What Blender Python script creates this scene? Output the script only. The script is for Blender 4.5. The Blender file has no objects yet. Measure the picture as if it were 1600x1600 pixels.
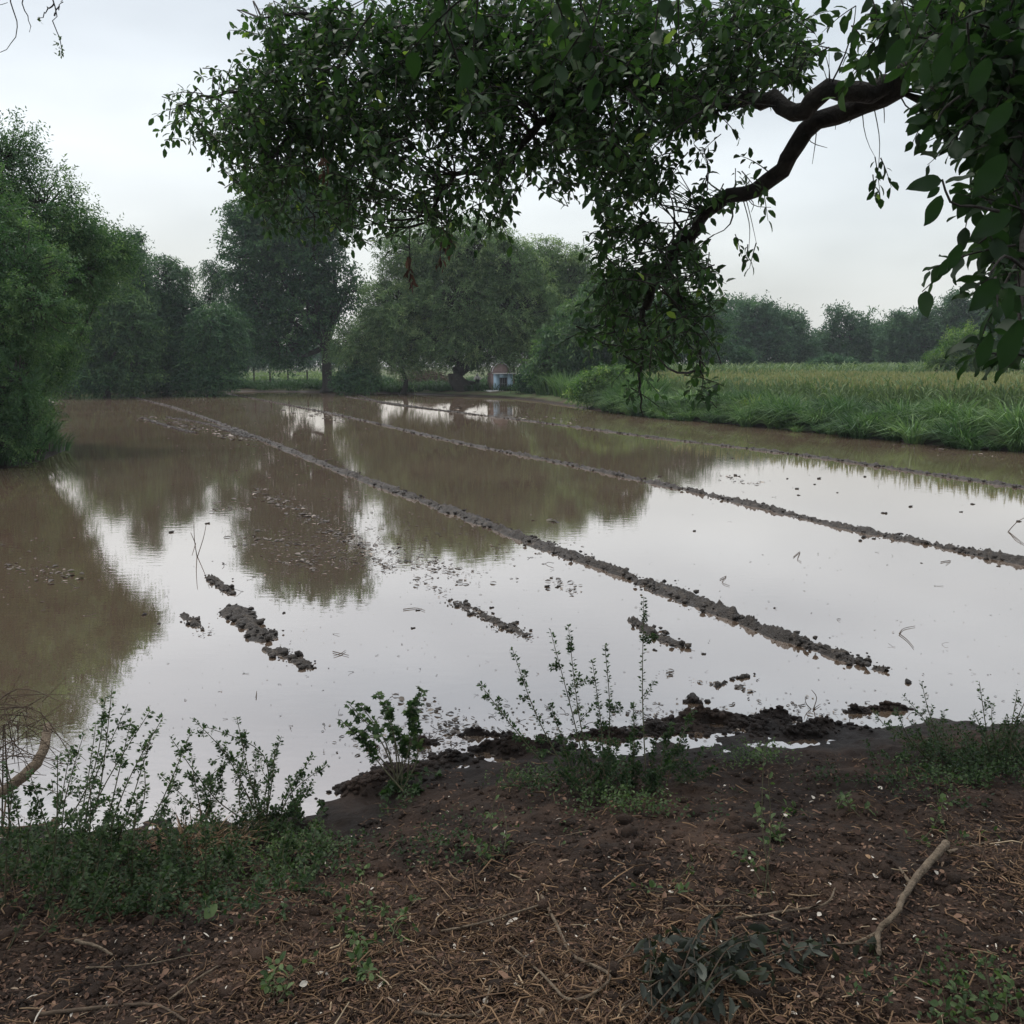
import bpy, math, random
import numpy as np
from math import radians as R
random.seed(7)
rng = np.random.default_rng(11)

# ------------------------------------------------------------------ camera, sky, sun, exposure
S = bpy.context.scene
COL = S.collection
F = 1450.0                      # focal length in photo pixels (photo is 1600 px wide)
PITCH = R(9.2)
CAMZ = 2.2
cam_d = bpy.data.cameras.new('camera')
cam = bpy.data.objects.new('camera', cam_d); COL.objects.link(cam)
cam.location = (0, 0, CAMZ); cam.rotation_euler = (R(90) - PITCH, 0, 0)
cam_d.sensor_width = 36; cam_d.lens = 36 * F / 1600
cam_d.clip_start = 0.05; cam_d.clip_end = 3000
S.camera = cam

SUN_EL, SUN_AZ = 62, -35        # azimuth measured from the viewing direction, towards the left
W = bpy.data.worlds.new("World"); S.world = W; W.use_nodes = True
nt = W.node_tree; N = nt.nodes; L = nt.links
N.clear()
wo = N.new('ShaderNodeOutputWorld'); add = N.new('ShaderNodeAddShader')
bg1 = N.new('ShaderNodeBackground'); bg2 = N.new('ShaderNodeBackground')
sky = N.new('ShaderNodeTexSky'); sky.sky_type = 'NISHITA'; sky.sun_disc = False
sky.sun_elevation = R(SUN_EL); sky.sun_rotation = R(SUN_AZ)
sky.air_density = 1.0; sky.dust_density = 4.0
L.new(sky.outputs[0], bg1.inputs[0]); bg1.inputs[1].default_value = 0.05
tc = N.new('ShaderNodeTexCoord'); sep = N.new('ShaderNodeSeparateXYZ')
L.new(tc.outputs['Generated'], sep.inputs[0])
ramp = N.new('ShaderNodeValToRGB')
cr = ramp.color_ramp
cr.elements[0].position = 0.0; cr.elements[0].color = (0.49, 0.50, 0.49, 1)
cr.elements[1].position = 1.0; cr.elements[1].color = (1.15, 1.17, 1.2, 1)
for p, c in ((0.10, (0.485, 0.50, 0.49)), (0.22, (0.465, 0.485, 0.475)), (0.36, (0.33, 0.36, 0.36)), (0.6, (0.8, 0.82, 0.84))):
    e = cr.elements.new(p); e.color = (*c, 1)
L.new(sep.outputs[2], ramp.inputs[0])
mp = N.new('ShaderNodeMapping'); mp.inputs['Scale'].default_value = (1.6, 1.6, 5.0)
mp.inputs['Rotation'].default_value = (0.1, 0.25, 0.3)
L.new(tc.outputs['Generated'], mp.inputs[0])
nz = N.new('ShaderNodeTexNoise'); nz.inputs['Scale'].default_value = 1.7; nz.inputs['Detail'].default_value = 4; nz.inputs['Roughness'].default_value = 0.45
L.new(mp.outputs[0], nz.inputs['Vector'])
mr = N.new('ShaderNodeMapRange'); mr.inputs[1].default_value = 0.3; mr.inputs[2].default_value = 0.7
mr.inputs[3].default_value = 0.74; mr.inputs[4].default_value = 1.16
L.new(nz.outputs[0], mr.inputs[0])
vm = N.new('ShaderNodeVectorMath'); vm.operation = 'SCALE'
L.new(ramp.outputs[0], vm.inputs[0]); L.new(mr.outputs[0], vm.inputs['Scale'])
L.new(vm.outputs[0], bg2.inputs[0]); bg2.inputs[1].default_value = 1.15
L.new(bg1.outputs[0], add.inputs[0]); L.new(bg2.outputs[0], add.inputs[1]); L.new(add.outputs[0], wo.inputs[0])

sd_ = bpy.data.lights.new('sun', 'SUN'); sun = bpy.data.objects.new('sun', sd_); COL.objects.link(sun)
sd_.energy = 1.4; sd_.angle = R(12); sd_.color = (1.0, 0.96, 0.9)
sun.rotation_euler = (R(90 - SUN_EL), 0, R(180 - SUN_AZ))
# aim exactly: light comes from azimuth (front-left) at SUN_EL
import mathutils
_sv = mathutils.Vector((math.sin(R(SUN_AZ)) * math.cos(R(SUN_EL)), math.cos(R(SUN_AZ)) * math.cos(R(SUN_EL)), math.sin(R(SUN_EL))))
sun.rotation_euler = _sv.to_track_quat('Z', 'Y').to_euler()
S.view_settings.view_transform = 'Standard'; S.view_settings.look = 'None'
S.view_settings.exposure = 0.28; S.view_settings.gamma = 1.0
S.render.engine = 'CYCLES'
S.cycles.max_bounces = 7; S.cycles.diffuse_bounces = 3; S.cycles.glossy_bounces = 3
S.cycles.transmission_bounces = 4; S.cycles.volume_bounces = 0; S.cycles.use_denoising = True

# ------------------------------------------------------------------ pixel <-> world helpers
FW = np.array([0, math.cos(PITCH), -math.sin(PITCH)]); UPV = np.array([0, math.sin(PITCH), math.cos(PITCH)])
def ray(px, py):
    return FW + np.array([1, 0, 0]) * ((px - 800) / F) + UPV * ((800 - py) / F)
def P(px, py, d):               # point seen at photo pixel (px,py), d metres ahead
    r = ray(px, py); return np.array([0, 0, CAMZ]) + r * (d / r[1])
def G(px, py, z=0.0):           # point at height z seen at the pixel
    r = ray(px, py); t = (z - CAMZ) / r[2]; return np.array([0, 0, CAMZ]) + r * t
def project(p):
    p = np.asarray(p, float); q = p - np.array([0, 0, CAMZ])
    f = q @ FW; return 800 + F * q[..., 0] / f, 800 - F * (q @ UPV) / f, f

# ------------------------------------------------------------------ numpy noise
def _h(i, j, s):
    n = (i.astype(np.int64) * 374761393 + j.astype(np.int64) * 668265263 + s * 1442695041) & 0x7fffffff
    n = ((n ^ (n >> 13)) * 1274126177) & 0x7fffffff
    return ((n ^ (n >> 16)) & 0xffff) / 65535.0
def vnoise(x, y, s=0):
    xi = np.floor(x); yi = np.floor(y); fx = x - xi; fy = y - yi
    fx = fx * fx * (3 - 2 * fx); fy = fy * fy * (3 - 2 * fy)
    a = _h(xi, yi, s); b = _h(xi + 1, yi, s); c = _h(xi, yi + 1, s); d = _h(xi + 1, yi + 1, s)
    return (a * (1 - fx) + b * fx) * (1 - fy) + (c * (1 - fx) + d * fx) * fy
def fbm(x, y, s=0, o=4):
    r = 0; a = 0.5; t = 0
    for k in range(o):
        r = r + a * vnoise(x * 2 ** k + 17.3 * k, y * 2 ** k - 9.1 * k, s + k); t += a; a *= 0.5
    return r / t - 0.5

# ------------------------------------------------------------------ mesh accumulation
class Acc:
    def __init__(s): s.v = []; s.q = []; s.t = []; s.qa = []; s.ta = []; s.n = 0
    def add(s, v, quads=None, tris=None, qa=0.5, ta=0.5):
        v = np.asarray(v, np.float32).reshape(-1, 3)
        if quads is not None and len(quads):
            q = np.asarray(quads, np.int64).reshape(-1, 4) + s.n; s.q.append(q)
            s.qa.append(np.broadcast_to(np.asarray(qa, np.float32), (len(q),)))
        if tris is not None and len(tris):
            t = np.asarray(tris, np.int64).reshape(-1, 3) + s.n; s.t.append(t)
            s.ta.append(np.broadcast_to(np.asarray(ta, np.float32), (len(t),)))
        s.v.append(v); s.n += len(v)
    def build(s, name, mat, parent=None, smooth=False, loc=None):
        v = np.concatenate(s.v) if s.v else np.zeros((0, 3), np.float32)
        q = np.concatenate(s.q) if s.q else np.zeros((0, 4), np.int64)
        t = np.concatenate(s.t) if s.t else np.zeros((0, 3), np.int64)
        a = np.concatenate(s.qa + s.ta) if (s.qa or s.ta) else np.zeros(0, np.float32)
        if loc is not None: v = v - np.asarray(loc, np.float32)
        me = bpy.data.meshes.new(name)
        me.vertices.add(len(v)); me.vertices.foreach_set('co', v.astype(np.float32).ravel())
        nl = len(q) * 4 + len(t) * 3
        me.loops.add(nl); me.loops.foreach_set('vertex_index', np.concatenate([q.ravel(), t.ravel()]).astype(np.int32))
        me.polygons.add(len(q) + len(t))
        st = np.concatenate([np.arange(len(q)) * 4, len(q) * 4 + np.arange(len(t)) * 3]).astype(np.int32)
        me.polygons.foreach_set('loop_start', st)
        if smooth: me.polygons.foreach_set('use_smooth', np.ones(len(q) + len(t), bool))
        at = me.attributes.new('tone', 'FLOAT', 'FACE'); at.data.foreach_set('value', a.astype(np.float32))
        me.update(); me.validate()
        me.materials.append(mat)
        o = bpy.data.objects.new(name, me); COL.objects.link(o)
        if loc is not None and parent is None: o.location = loc
        if parent is not None:
            o.parent = parent
        return o

def tag(o, label=None, cat=None, group=None, kind=None):
    if label: o['label'] = label
    if cat: o['category'] = cat
    if group: o['group'] = group
    if kind: o['kind'] = kind
    return o
def thing(name, loc, label, cat, group=None):
    e = bpy.data.objects.new(name, None); COL.objects.link(e); e.location = loc; e.empty_display_size = 0.2
    return tag(e, label, cat, group)

def norm(v):
    return v / np.maximum(np.linalg.norm(v, axis=-1, keepdims=True), 1e-9)
def rdir(n):
    v = rng.normal(size=(n, 3)); return norm(v)

# leaf templates: (along, across, lift) + faces
T_DIAMOND = (np.array([(0, 0, 0), (.45, .5, .06), (1, 0, -.05), (.45, -.5, .06)]), [(0, 1, 2, 3)], [])
T_LEAF = (np.array([(0, 0, 0), (.38, 0, 0), (.75, 0, -.03), (1.0, 0, -.10), (.14, .26, .05), (.42, .5, .09), (.80, .36, .03),
                    (.14, -.26, .05), (.42, -.5, .09), (.80, -.36, .03)]),
          [(0, 1, 5, 4), (1, 2, 6, 5), (0, 7, 8, 1), (1, 8, 9, 2)], [(2, 3, 6), (2, 9, 3)])
# lobed leaf (castor / cotton like)
_l = [(0, 0, 0), (.1, .35, .03), (.0, .6, -.06), (.32, .42, .05), (.62, .62, -.05), (.58, .28, .05), (1, 0, -.1),
      (.58, -.28, .05), (.62, -.62, -.05), (.32, -.42, .05), (.0, -.6, -.06), (.1, -.35, .03), (.4, 0, 0)]
T_LOBED = (np.array(_l), [], [(12, i, i + 1) for i in range(0, 11)] + [(12, 11, 0)])

def _big():
    u = np.linspace(0, 1, 10); w = .5 * np.sin(np.pi * u ** .85) ** .75; v = []
    for a, b in zip(u, w): v += [(a, b, .05 * np.sin(a * 9) + .10 * b), (a, 0, -.06 * a * a), (a, -b, .05 * np.cos(a * 8) + .10 * b)]
    return np.array(v), [q for i in range(9) for q in ((3 * i, 3 * i + 1, 3 * i + 4, 3 * i + 3), (3 * i + 1, 3 * i + 2, 3 * i + 5, 3 * i + 4))], []
T_BIG = _big()
def leaves(acc, pos, d, nrm, ln, wd, tpl, tone, bend=None):
    T, q, t = tpl
    n = len(pos); k = len(T)
    d = norm(d); side = norm(np.cross(d, nrm)); nn = np.cross(side, d)
    ln = np.broadcast_to(ln, (n,))[:, None, None]; wd = np.broadcast_to(wd, (n,))[:, None, None]
    lift = T[:, 2][None, :, None]
    if bend is not None: lift = lift - (T[:, 0] ** 2)[None, :, None] * np.asarray(bend)[:, None, None]
    v = pos[:, None, :] + d[:, None, :] * T[:, 0][None, :, None] * ln + side[:, None, :] * T[:, 1][None, :, None] * wd + nn[:, None, :] * lift * ln
    off = (np.arange(n) * k)[:, None, None]
    tone = np.broadcast_to(tone, (n,))
    qq = (np.array(q)[None] + off).reshape(-1, 4) if q else None
    tt = (np.array(t)[None] + off).reshape(-1, 3) if t else None
    acc.add(v, qq, tt, np.repeat(tone, len(q)) if q else .5, np.repeat(tone, len(t)) if t else .5)

def tubes(acc, Pts, Rad, sides=5, tone=.5, cap=True):
    Pts = np.asarray(Pts, float); Rad = np.asarray(Rad, float)
    if Pts.ndim == 2: Pts = Pts[None]; Rad = Rad[None]
    n, K, _ = Pts.shape
    tan = np.gradient(Pts, axis=1); tan = norm(tan)
    ref = np.tile(np.array([0.31, 0.17, 0.93]), (n, 1)); bad = np.abs((tan[:, 0] * ref).sum(-1)) > .95
    ref[bad] = (1, 0, 0)
    ref = np.repeat(ref[:, None], K, 1)
    a = norm(np.cross(tan, ref)); b = np.cross(tan, a)
    th = np.arange(sides) * 2 * math.pi / sides
    v = Pts[:, :, None] + Rad[:, :, None, None] * (a[:, :, None] * np.cos(th)[None, None, :, None] + b[:, :, None] * np.sin(th)[None, None, :, None])
    i = np.arange(K - 1)[:, None]; j = np.arange(sides)[None]
    f = np.stack([i * sides + j, i * sides + (j + 1) % sides, (i + 1) * sides + (j + 1) % sides, (i + 1) * sides + j], -1).reshape(-1, 4)
    ff = (f[None] + (np.arange(n) * K * sides)[:, None, None]).reshape(-1, 4)
    acc.add(v, ff, None, tone)
    if cap and sides == 4:
        pass

def spline(pts, n):
    pts = np.asarray(pts, float); k = len(pts)
    seg = np.linalg.norm(np.diff(pts, axis=0)[:, :3], axis=1); s = np.concatenate([[0], np.cumsum(seg)])
    u = np.linspace(0, s[-1], n); out = []
    for x in u:
        i = min(max(np.searchsorted(s, x) - 1, 0), k - 2); t = (x - s[i]) / max(seg[i], 1e-9)
        p0 = pts[max(i - 1, 0)]; p1 = pts[i]; p2 = pts[i + 1]; p3 = pts[min(i + 2, k - 1)]
        out.append(.5 * ((2 * p1) + (-p0 + p2) * t + (2 * p0 - 5 * p1 + 4 * p2 - p3) * t * t + (-p0 + 3 * p1 - 3 * p2 + p3) * t ** 3))
    return np.array(out)

# ------------------------------------------------------------------ materials
def mat(name):
    m = bpy.data.materials.new(name); m.use_nodes = True; m.node_tree.nodes.clear()
    return m, m.node_tree.nodes, m.node_tree.links
def rampn(N, stops):
    r = N.new('ShaderNodeValToRGB'); e = r.color_ramp.elements
    e[0].position = stops[0][0]; e[0].color = (*stops[0][1], 1); e[1].position = stops[-1][0]; e[1].color = (*stops[-1][1], 1)
    for p, c in stops[1:-1]:
        x = e.new(p); x.color = (*c, 1)
    return r
def leaf_mat(name, stops, trans=0.35, rough=0.45, tmul=(1.5, 1.9, .6)):
    m, N, L = mat(name)
    at = N.new('ShaderNodeAttribute'); at.attribute_name = 'tone'
    r = rampn(N, stops); L.new(at.outputs['Fac'], r.inputs[0])
    pr = N.new('ShaderNodeBsdfPrincipled'); pr.inputs['Roughness'].default_value = rough
    pr.inputs['Specular IOR Level'].default_value = .2
    L.new(r.outputs[0], pr.inputs['Base Color'])
    tr = N.new('ShaderNodeBsdfTranslucent'); mu = N.new('ShaderNodeVectorMath'); mu.operation = 'MULTIPLY'
    mu.inputs[1].default_value = tmul; L.new(r.outputs[0], mu.inputs[0]); L.new(mu.outputs[0], tr.inputs[0])
    mx = N.new('ShaderNodeMixShader'); mx.inputs[0].default_value = trans
    L.new(pr.outputs[0], mx.inputs[1]); L.new(tr.outputs[0], mx.inputs[2])
    o = N.new('ShaderNodeOutputMaterial'); L.new(mx.outputs[0], o.inputs[0])
    return m
def rough_mat(name, stops, scale=8, rough=(.6, .95), bump=.4, bscale=30, detail=6, bdist=.02, spec=.3):
    m, N, L = mat(name)
    tcn = N.new('ShaderNodeTexCoord')
    n1 = N.new('ShaderNodeTexNoise'); n1.inputs['Scale'].default_value = scale; n1.inputs['Detail'].default_value = detail
    n1.inputs['Roughness'].default_value = .65
    L.new(tcn.outputs['Object'], n1.inputs['Vector'])
    r = rampn(N, stops); L.new(n1.outputs[0], r.inputs[0])
    pr = N.new('ShaderNodeBsdfPrincipled'); L.new(r.outputs[0], pr.inputs['Base Color'])
    pr.inputs['Specular IOR Level'].default_value = spec
    n2 = N.new('ShaderNodeTexNoise'); n2.inputs['Scale'].default_value = bscale; n2.inputs['Detail'].default_value = 5
    L.new(tcn.outputs['Object'], n2.inputs['Vector'])
    mr = N.new('ShaderNodeMapRange'); mr.inputs[1].default_value = .3; mr.inputs[2].default_value = .7
    mr.inputs[3].default_value = rough[0]; mr.inputs[4].default_value = rough[1]
    L.new(n2.outputs[0], mr.inputs[0]); L.new(mr.outputs[0], pr.inputs['Roughness'])
    b = N.new('ShaderNodeBump'); b.inputs['Strength'].default_value = bump; b.inputs['Distance'].default_value = bdist
    L.new(n2.outputs[0], b.inputs['Height']); L.new(b.outputs[0], pr.inputs['Normal'])
    o = N.new('ShaderNodeOutputMaterial'); L.new(pr.outputs[0], o.inputs[0])
    return m
def tone_mat(name, stops, rough=.8, spec=.25):
    m, N, L = mat(name)
    at = N.new('ShaderNodeAttribute'); at.attribute_name = 'tone'
    r = rampn(N, stops); L.new(at.outputs['Fac'], r.inputs[0])
    pr = N.new('ShaderNodeBsdfPrincipled'); L.new(r.outputs[0], pr.inputs['Base Color'])
    pr.inputs['Roughness'].default_value = rough; pr.inputs['Specular IOR Level'].default_value = spec
    o = N.new('ShaderNodeOutputMaterial'); L.new(pr.outputs[0], o.inputs[0])
    return m

M = {}
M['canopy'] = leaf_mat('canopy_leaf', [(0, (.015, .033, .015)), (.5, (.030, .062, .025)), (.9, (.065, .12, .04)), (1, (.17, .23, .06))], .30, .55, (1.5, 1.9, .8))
M['neem'] = leaf_mat('soft_green_leaf', [(0, (.055, .10, .045)), (.5, (.12, .19, .085)), (1, (.23, .30, .14))], .35, .6, (1.2, 1.4, .8))
M['dark'] = leaf_mat('dark_leaf', [(0, (.018, .050, .026)), (.5, (.036, .088, .040)), (1, (.10, .18, .07))], .3, .5, (1.2, 1.5, .8))
M['acacia'] = leaf_mat('acacia_leaf', [(0, (.028, .064, .032)), (.5, (.055, .11, .048)), (1, (.13, .20, .08))], .35, .6, (1.2, 1.5, .7))
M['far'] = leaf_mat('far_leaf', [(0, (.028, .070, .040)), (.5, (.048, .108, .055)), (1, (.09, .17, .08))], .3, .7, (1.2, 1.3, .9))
M['bush'] = leaf_mat('bush_leaf', [(0, (.035, .08, .03)), (.5, (.08, .14, .05)), (1, (.17, .23, .08))], .35, .6)
M['shrub'] = leaf_mat('shrub_leaf', [(0, (.022, .042, .019)), (.5, (.045, .08, .032)), (1, (.12, .17, .06))], .3, .5, (1.2, 1.6, .7))
M['weed'] = leaf_mat('weed_leaf', [(0, (.022, .042, .018)), (.5, (.045, .078, .030)), (1, (.12, .17, .07))], .3, .55, (1.2, 1.5, .7))
M['grass'] = leaf_mat('grass_blade', [(0, (.022, .05, .020)), (.5, (.055, .115, .042)), (1, (.14, .22, .08))], .3, .5, (1.2, 1.4, .8))
M['yellow_grass'] = leaf_mat('yellow_grass_blade', [(0, (.16, .20, .05)), (1, (.27, .32, .09))], .3, .5)
M['crop'] = leaf_mat('crop_leaf', [(0, (.08, .13, .06)), (.4, (.13, .19, .08)), (.6, (.19, .25, .11)), (.62, (.18, .20, .085)), (1, (.30, .29, .15))], .3, .6, (1.1, 1.2, .8))
M['bark'] = rough_mat('bark', [(.3, (.012, .011, .010)), (.7, (.042, .037, .032))], 12, (.8, .98), .8, 45)
M['pale_bark'] = rough_mat('pale_bark', [(.3, (.09, .065, .045)), (.5, (.15, .115, .08)), (.7, (.22, .17, .12))], 25, (.75, .95), .9, 90)
M['twig'] = rough_mat('twig', [(.3, (.05, .035, .025)), (.7, (.11, .08, .055))], 20, (.8, .95), .3, 60)
M['stem'] = rough_mat('stem', [(.3, (.06, .07, .035)), (.7, (.12, .10, .06))], 20, (.7, .9), .2, 60)
M['straw'] = tone_mat('straw', [(0, (.055, .035, .022)), (.45, (.14, .085, .05)), (.8, (.27, .17, .095)), (1, (.42, .33, .22))], .75)
M['litter'] = tone_mat('dead_leaf', [(0, (.03, .018, .013)), (.4, (.09, .050, .033)), (.8, (.20, .12, .08)), (.9, (.27, .21, .15)), (1, (.55, .5, .43))], .8)
M['wilted'] = leaf_mat('wilted_leaf', [(0, (.022, .026, .022)), (.6, (.05, .058, .046)), (1, (.11, .12, .10))], .15, .6)
M['float'] = tone_mat('floating_bits', [(0, (.02, .016, .013)), (.6, (.06, .048, .038)), (1, (.25, .21, .17))], .5)

def soil_mat():
    m, N, L = mat('soil')
    g = N.new('ShaderNodeNewGeometry'); sp = N.new('ShaderNodeSeparateXYZ'); L.new(g.outputs['Position'], sp.inputs[0])
    n1 = N.new('ShaderNodeTexNoise'); n1.inputs['Scale'].default_value = 2.2; n1.inputs['Detail'].default_value = 9; n1.inputs['Roughness'].default_value = .7
    L.new(g.outputs['Position'], n1.inputs['Vector'])
    r = rampn(N, [(.25, (.015, .011, .010)), (.45, (.034, .024, .019)), (.6, (.068, .044, .032)), (.8, (.12, .078, .056))])
    L.new(n1.outputs[0], r.inputs[0])
    # wet near the water level
    mr = N.new('ShaderNodeMapRange'); mr.inputs[1].default_value = .03; mr.inputs[2].default_value = .2
    L.new(sp.outputs[2], mr.inputs[0])
    wet = N.new('ShaderNodeMix'); wet.data_type = 'RGBA'; wet.blend_type = 'MULTIPLY'; wet.inputs[0].default_value = 1
    wc = rampn(N, [(0, (.42, .42, .43)), (1, (1, 1, 1))]); L.new(mr.outputs[0], wc.inputs[0])
    L.new(r.outputs[0], wet.inputs[6]); L.new(wc.outputs[0], wet.inputs[7])
    # green cover on the land beyond the pond
    far = N.new('ShaderNodeMapRange'); far.inputs[1].default_value = 22; far.inputs[2].default_value = 30; L.new(sp.outputs[1], far.inputs[0])
    n3 = N.new('ShaderNodeTexNoise'); n3.inputs['Scale'].default_value = .5; n3.inputs['Detail'].default_value = 6
    L.new(g.outputs['Position'], n3.inputs['Vector'])
    gr = rampn(N, [(.38, (.085, .07, .045)), (.5, (.07, .095, .04)), (.7, (.12, .16, .06))]); L.new(n3.outputs[0], gr.inputs[0])
    hi = N.new('ShaderNodeMapRange'); hi.inputs[1].default_value = .06; hi.inputs[2].default_value = .16; L.new(sp.outputs[2], hi.inputs[0])
    fm = N.new('ShaderNodeMath'); fm.operation = 'MULTIPLY'; L.new(far.outputs[0], fm.inputs[0]); L.new(hi.outputs[0], fm.inputs[1])
    mx = N.new('ShaderNodeMix'); mx.data_type = 'RGBA'; L.new(fm.outputs[0], mx.inputs[0]); L.new(wet.outputs[2], mx.inputs[6]); L.new(gr.outputs[0], mx.inputs[7])
    pr = N.new('ShaderNodeBsdfPrincipled'); L.new(mx.outputs[2], pr.inputs['Base Color'])
    rr = N.new('ShaderNodeMapRange'); rr.inputs[1].default_value = 0; rr.inputs[2].default_value = .12; rr.inputs[3].default_value = .5; rr.inputs[4].default_value = .92
    L.new(sp.outputs[2], rr.inputs[0]); L.new(rr.outputs[0], pr.inputs['Roughness']); pr.inputs['Specular IOR Level'].default_value = .16
    n2 = N.new('ShaderNodeTexNoise'); n2.inputs['Scale'].default_value = 28; n2.inputs['Detail'].default_value = 8; n2.inputs['Roughness'].default_value = .7
    L.new(g.outputs['Position'], n2.inputs['Vector'])
    b = N.new('ShaderNodeBump'); b.inputs['Strength'].default_value = .9; b.inputs['Distance'].default_value = .03
    L.new(n2.outputs[0], b.inputs['Height']); L.new(b.outputs[0], pr.inputs['Normal'])
    o = N.new('ShaderNodeOutputMaterial'); L.new(pr.outputs[0], o.inputs[0]); return m
M['soil'] = soil_mat()
M['mud'] = rough_mat('wet_mud', [(.3, (.012, .009, .007)), (.52, (.022, .017, .013)), (.62, (.045, .035, .026)), (.75, (.11, .088, .068))], 16, (.42, .75), 1.0, 70, 8, .02, .35)

def water_mat():
    m, N, L = mat('muddy_water')
    g = N.new('ShaderNodeNewGeometry')
    n0 = N.new('ShaderNodeTexNoise'); n0.inputs['Scale'].default_value = .35; n0.inputs['Detail'].default_value = 5; n0.inputs['Roughness'].default_value = .6
    L.new(g.outputs['Position'], n0.inputs['Vector'])
    r = rampn(N, [(.3, (.125, .088, .060)), (.7, (.175, .127, .090))]); L.new(n0.outputs[0], r.inputs[0])
    df = N.new('ShaderNodeBsdfDiffuse'); L.new(r.outputs[0], df.inputs[0])
    gl = N.new('ShaderNodeBsdfGlossy'); gl.inputs['Roughness'].default_value = .012; gl.inputs[0].default_value = (.93, .89, .87, 1)
    m1 = N.new('ShaderNodeMapping'); m1.inputs['Scale'].default_value = (1, 2.2, 1); L.new(g.outputs['Position'], m1.inputs[0])
    n1 = N.new('ShaderNodeTexNoise'); n1.inputs['Scale'].default_value = 5; n1.inputs['Detail'].default_value = 3
    L.new(m1.outputs[0], n1.inputs['Vector'])
    # wind ruffles only some patches
    n2 = N.new('ShaderNodeTexNoise'); n2.inputs['Scale'].default_value = .25; n2.inputs['Detail'].default_value = 3
    L.new(g.outputs['Position'], n2.inputs['Vector'])
    mr = N.new('ShaderNodeMapRange'); mr.inputs[1].default_value = .35; mr.inputs[2].default_value = .7; mr.inputs[3].default_value = .05; mr.inputs[4].default_value = .22
    L.new(n2.outputs[0], mr.inputs[0])
    b = N.new('ShaderNodeBump'); b.inputs['Distance'].default_value = .0045; L.new(mr.outputs[0], b.inputs['Strength'])
    L.new(n1.outputs[0], b.inputs['Height']); L.new(b.outputs[0], gl.inputs['Normal'])
    lw = N.new('ShaderNodeLayerWeight'); lw.inputs[0].default_value = .5
    fr = rampn(N, [(0, (.08,) * 3), (.4, (.35,) * 3), (.62, (.62,) * 3), (.8, (.72,) * 3), (1, (.8,) * 3)])
    L.new(lw.outputs['Facing'], fr.inputs[0])
    mx = N.new('ShaderNodeMixShader'); L.new(fr.outputs[0], mx.inputs[0]); L.new(df.outputs[0], mx.inputs[1]); L.new(gl.outputs[0], mx.inputs[2])
    o = N.new('ShaderNodeOutputMaterial'); L.new(mx.outputs[0], o.inputs[0]); return m
M['water'] = water_mat()
M['blue_paint'] = rough_mat('blue_paint', [(.3, (.36, .50, .62)), (.7, (.48, .62, .74))], 6, (.6, .9), .1)
M['red_wall'] = rough_mat('weathered_wall', [(.3, (.13, .09, .08)), (.7, (.22, .16, .145))], 4, (.8, .95), .3)
M['white_stone'] = rough_mat('white_stone', [(.3, (.35, .34, .33)), (.7, (.6, .58, .56))], 5, (.7, .9), .2)
M['door_shade_post'] = rough_mat('door_shade_and_post', [(.3, (.012, .012, .014)), (.7, (.03, .03, .032))], 5, (.8, .9), .1)  # near-black: door recess shade put into colour; also the marker's dark post
M['grey_stone'] = rough_mat('grey_stone', [(.3, (.12, .12, .12)), (.7, (.24, .235, .23))], 8, (.8, .95), .3)

# ------------------------------------------------------------------ terrain with the flooded paddy
near = [(-300, 1340), (0, 1312), (200, 1292), (400, 1286), (500, 1272), (545, 1250), (565, 1226), (620, 1204), (700, 1194), (800, 1182),
        (900, 1176), (1000, 1168), (1150, 1164), (1300, 1152), (1450, 1132), (1600, 1120), (1900, 1085)]
shore = [G(*p)[:2] for p in near] + [(9, 5.2), (20, 5.5), (27, 10), (21, 17.5)]
shore += [G(*p)[:2] for p in [(1600, 706), (1500, 697), (1400, 688), (1300, 678), (1200, 668), (1100, 659), (1010, 651), (930, 641), (870, 632), (830, 626), (780, 621),
                               (700, 618), (620, 615), (450, 612), (250, 611), (60, 611)]]
shore += [(-33, 52), (-27, 40), (-17, 30)] + [G(*p)[:2] for p in [(110, 700), (60, 722), (0, 732)]] + [(-12.5, 13), (-8, 7)]
shore = np.array(shore)
def sdist(x, y):
    d = np.full(x.shape, 1e9); ins = np.zeros(x.shape, bool); n = len(shore)
    for i in range(n):
        a = shore[i]; b = shore[(i + 1) % n]; e = b - a
        t = np.clip(((x - a[0]) * e[0] + (y - a[1]) * e[1]) / (e @ e), 0, 1)
        d = np.minimum(d, np.hypot(x - a[0] - t * e[0], y - a[1] - t * e[1]))
        c = ((a[1] > y) != (b[1] > y))
        with np.errstate(divide='ignore', invalid='ignore'):
            xi = a[0] + (y - a[1]) / (b[1] - a[1] if b[1] != a[1] else 1e-9) * e[0]
        ins ^= c & (x < xi)
    return np.where(ins, -d, d)
bumps = []   # (x,y,rx,ry,h): mud banks emerging near the shore
for px, py, rx, ry, h in [(1140, 1135, .42, .11, .11), (1060, 1128, .25, .07, .11), (1205, 1122, .2, .06, .12), (1285, 1138, .20, .07, .11), (1250, 1148, .12, .05, .10), (1340, 1112, .10, .04, .09), (640, 1205, .20, .10, .05),
                       (600, 1222, .14, .08, .04), (655, 1160, .12, .05, .10), (760, 1148, .20, .05, .11), (770, 1172, .18, .06, .12), (700, 1185, .10, .05, .10),
                       (850, 1172, .15, .06, .10), (1085, 1097, .09, .06, .10), (560, 1235, .14, .06, .05), (1390, 1108, .18, .04, .09), (940, 1150, .2, .05, .11), (1010, 1140, .16, .05, .11)]:
    g_ = G(px, py); bumps.append((g_[0], g_[1], rx, ry, h))
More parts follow.
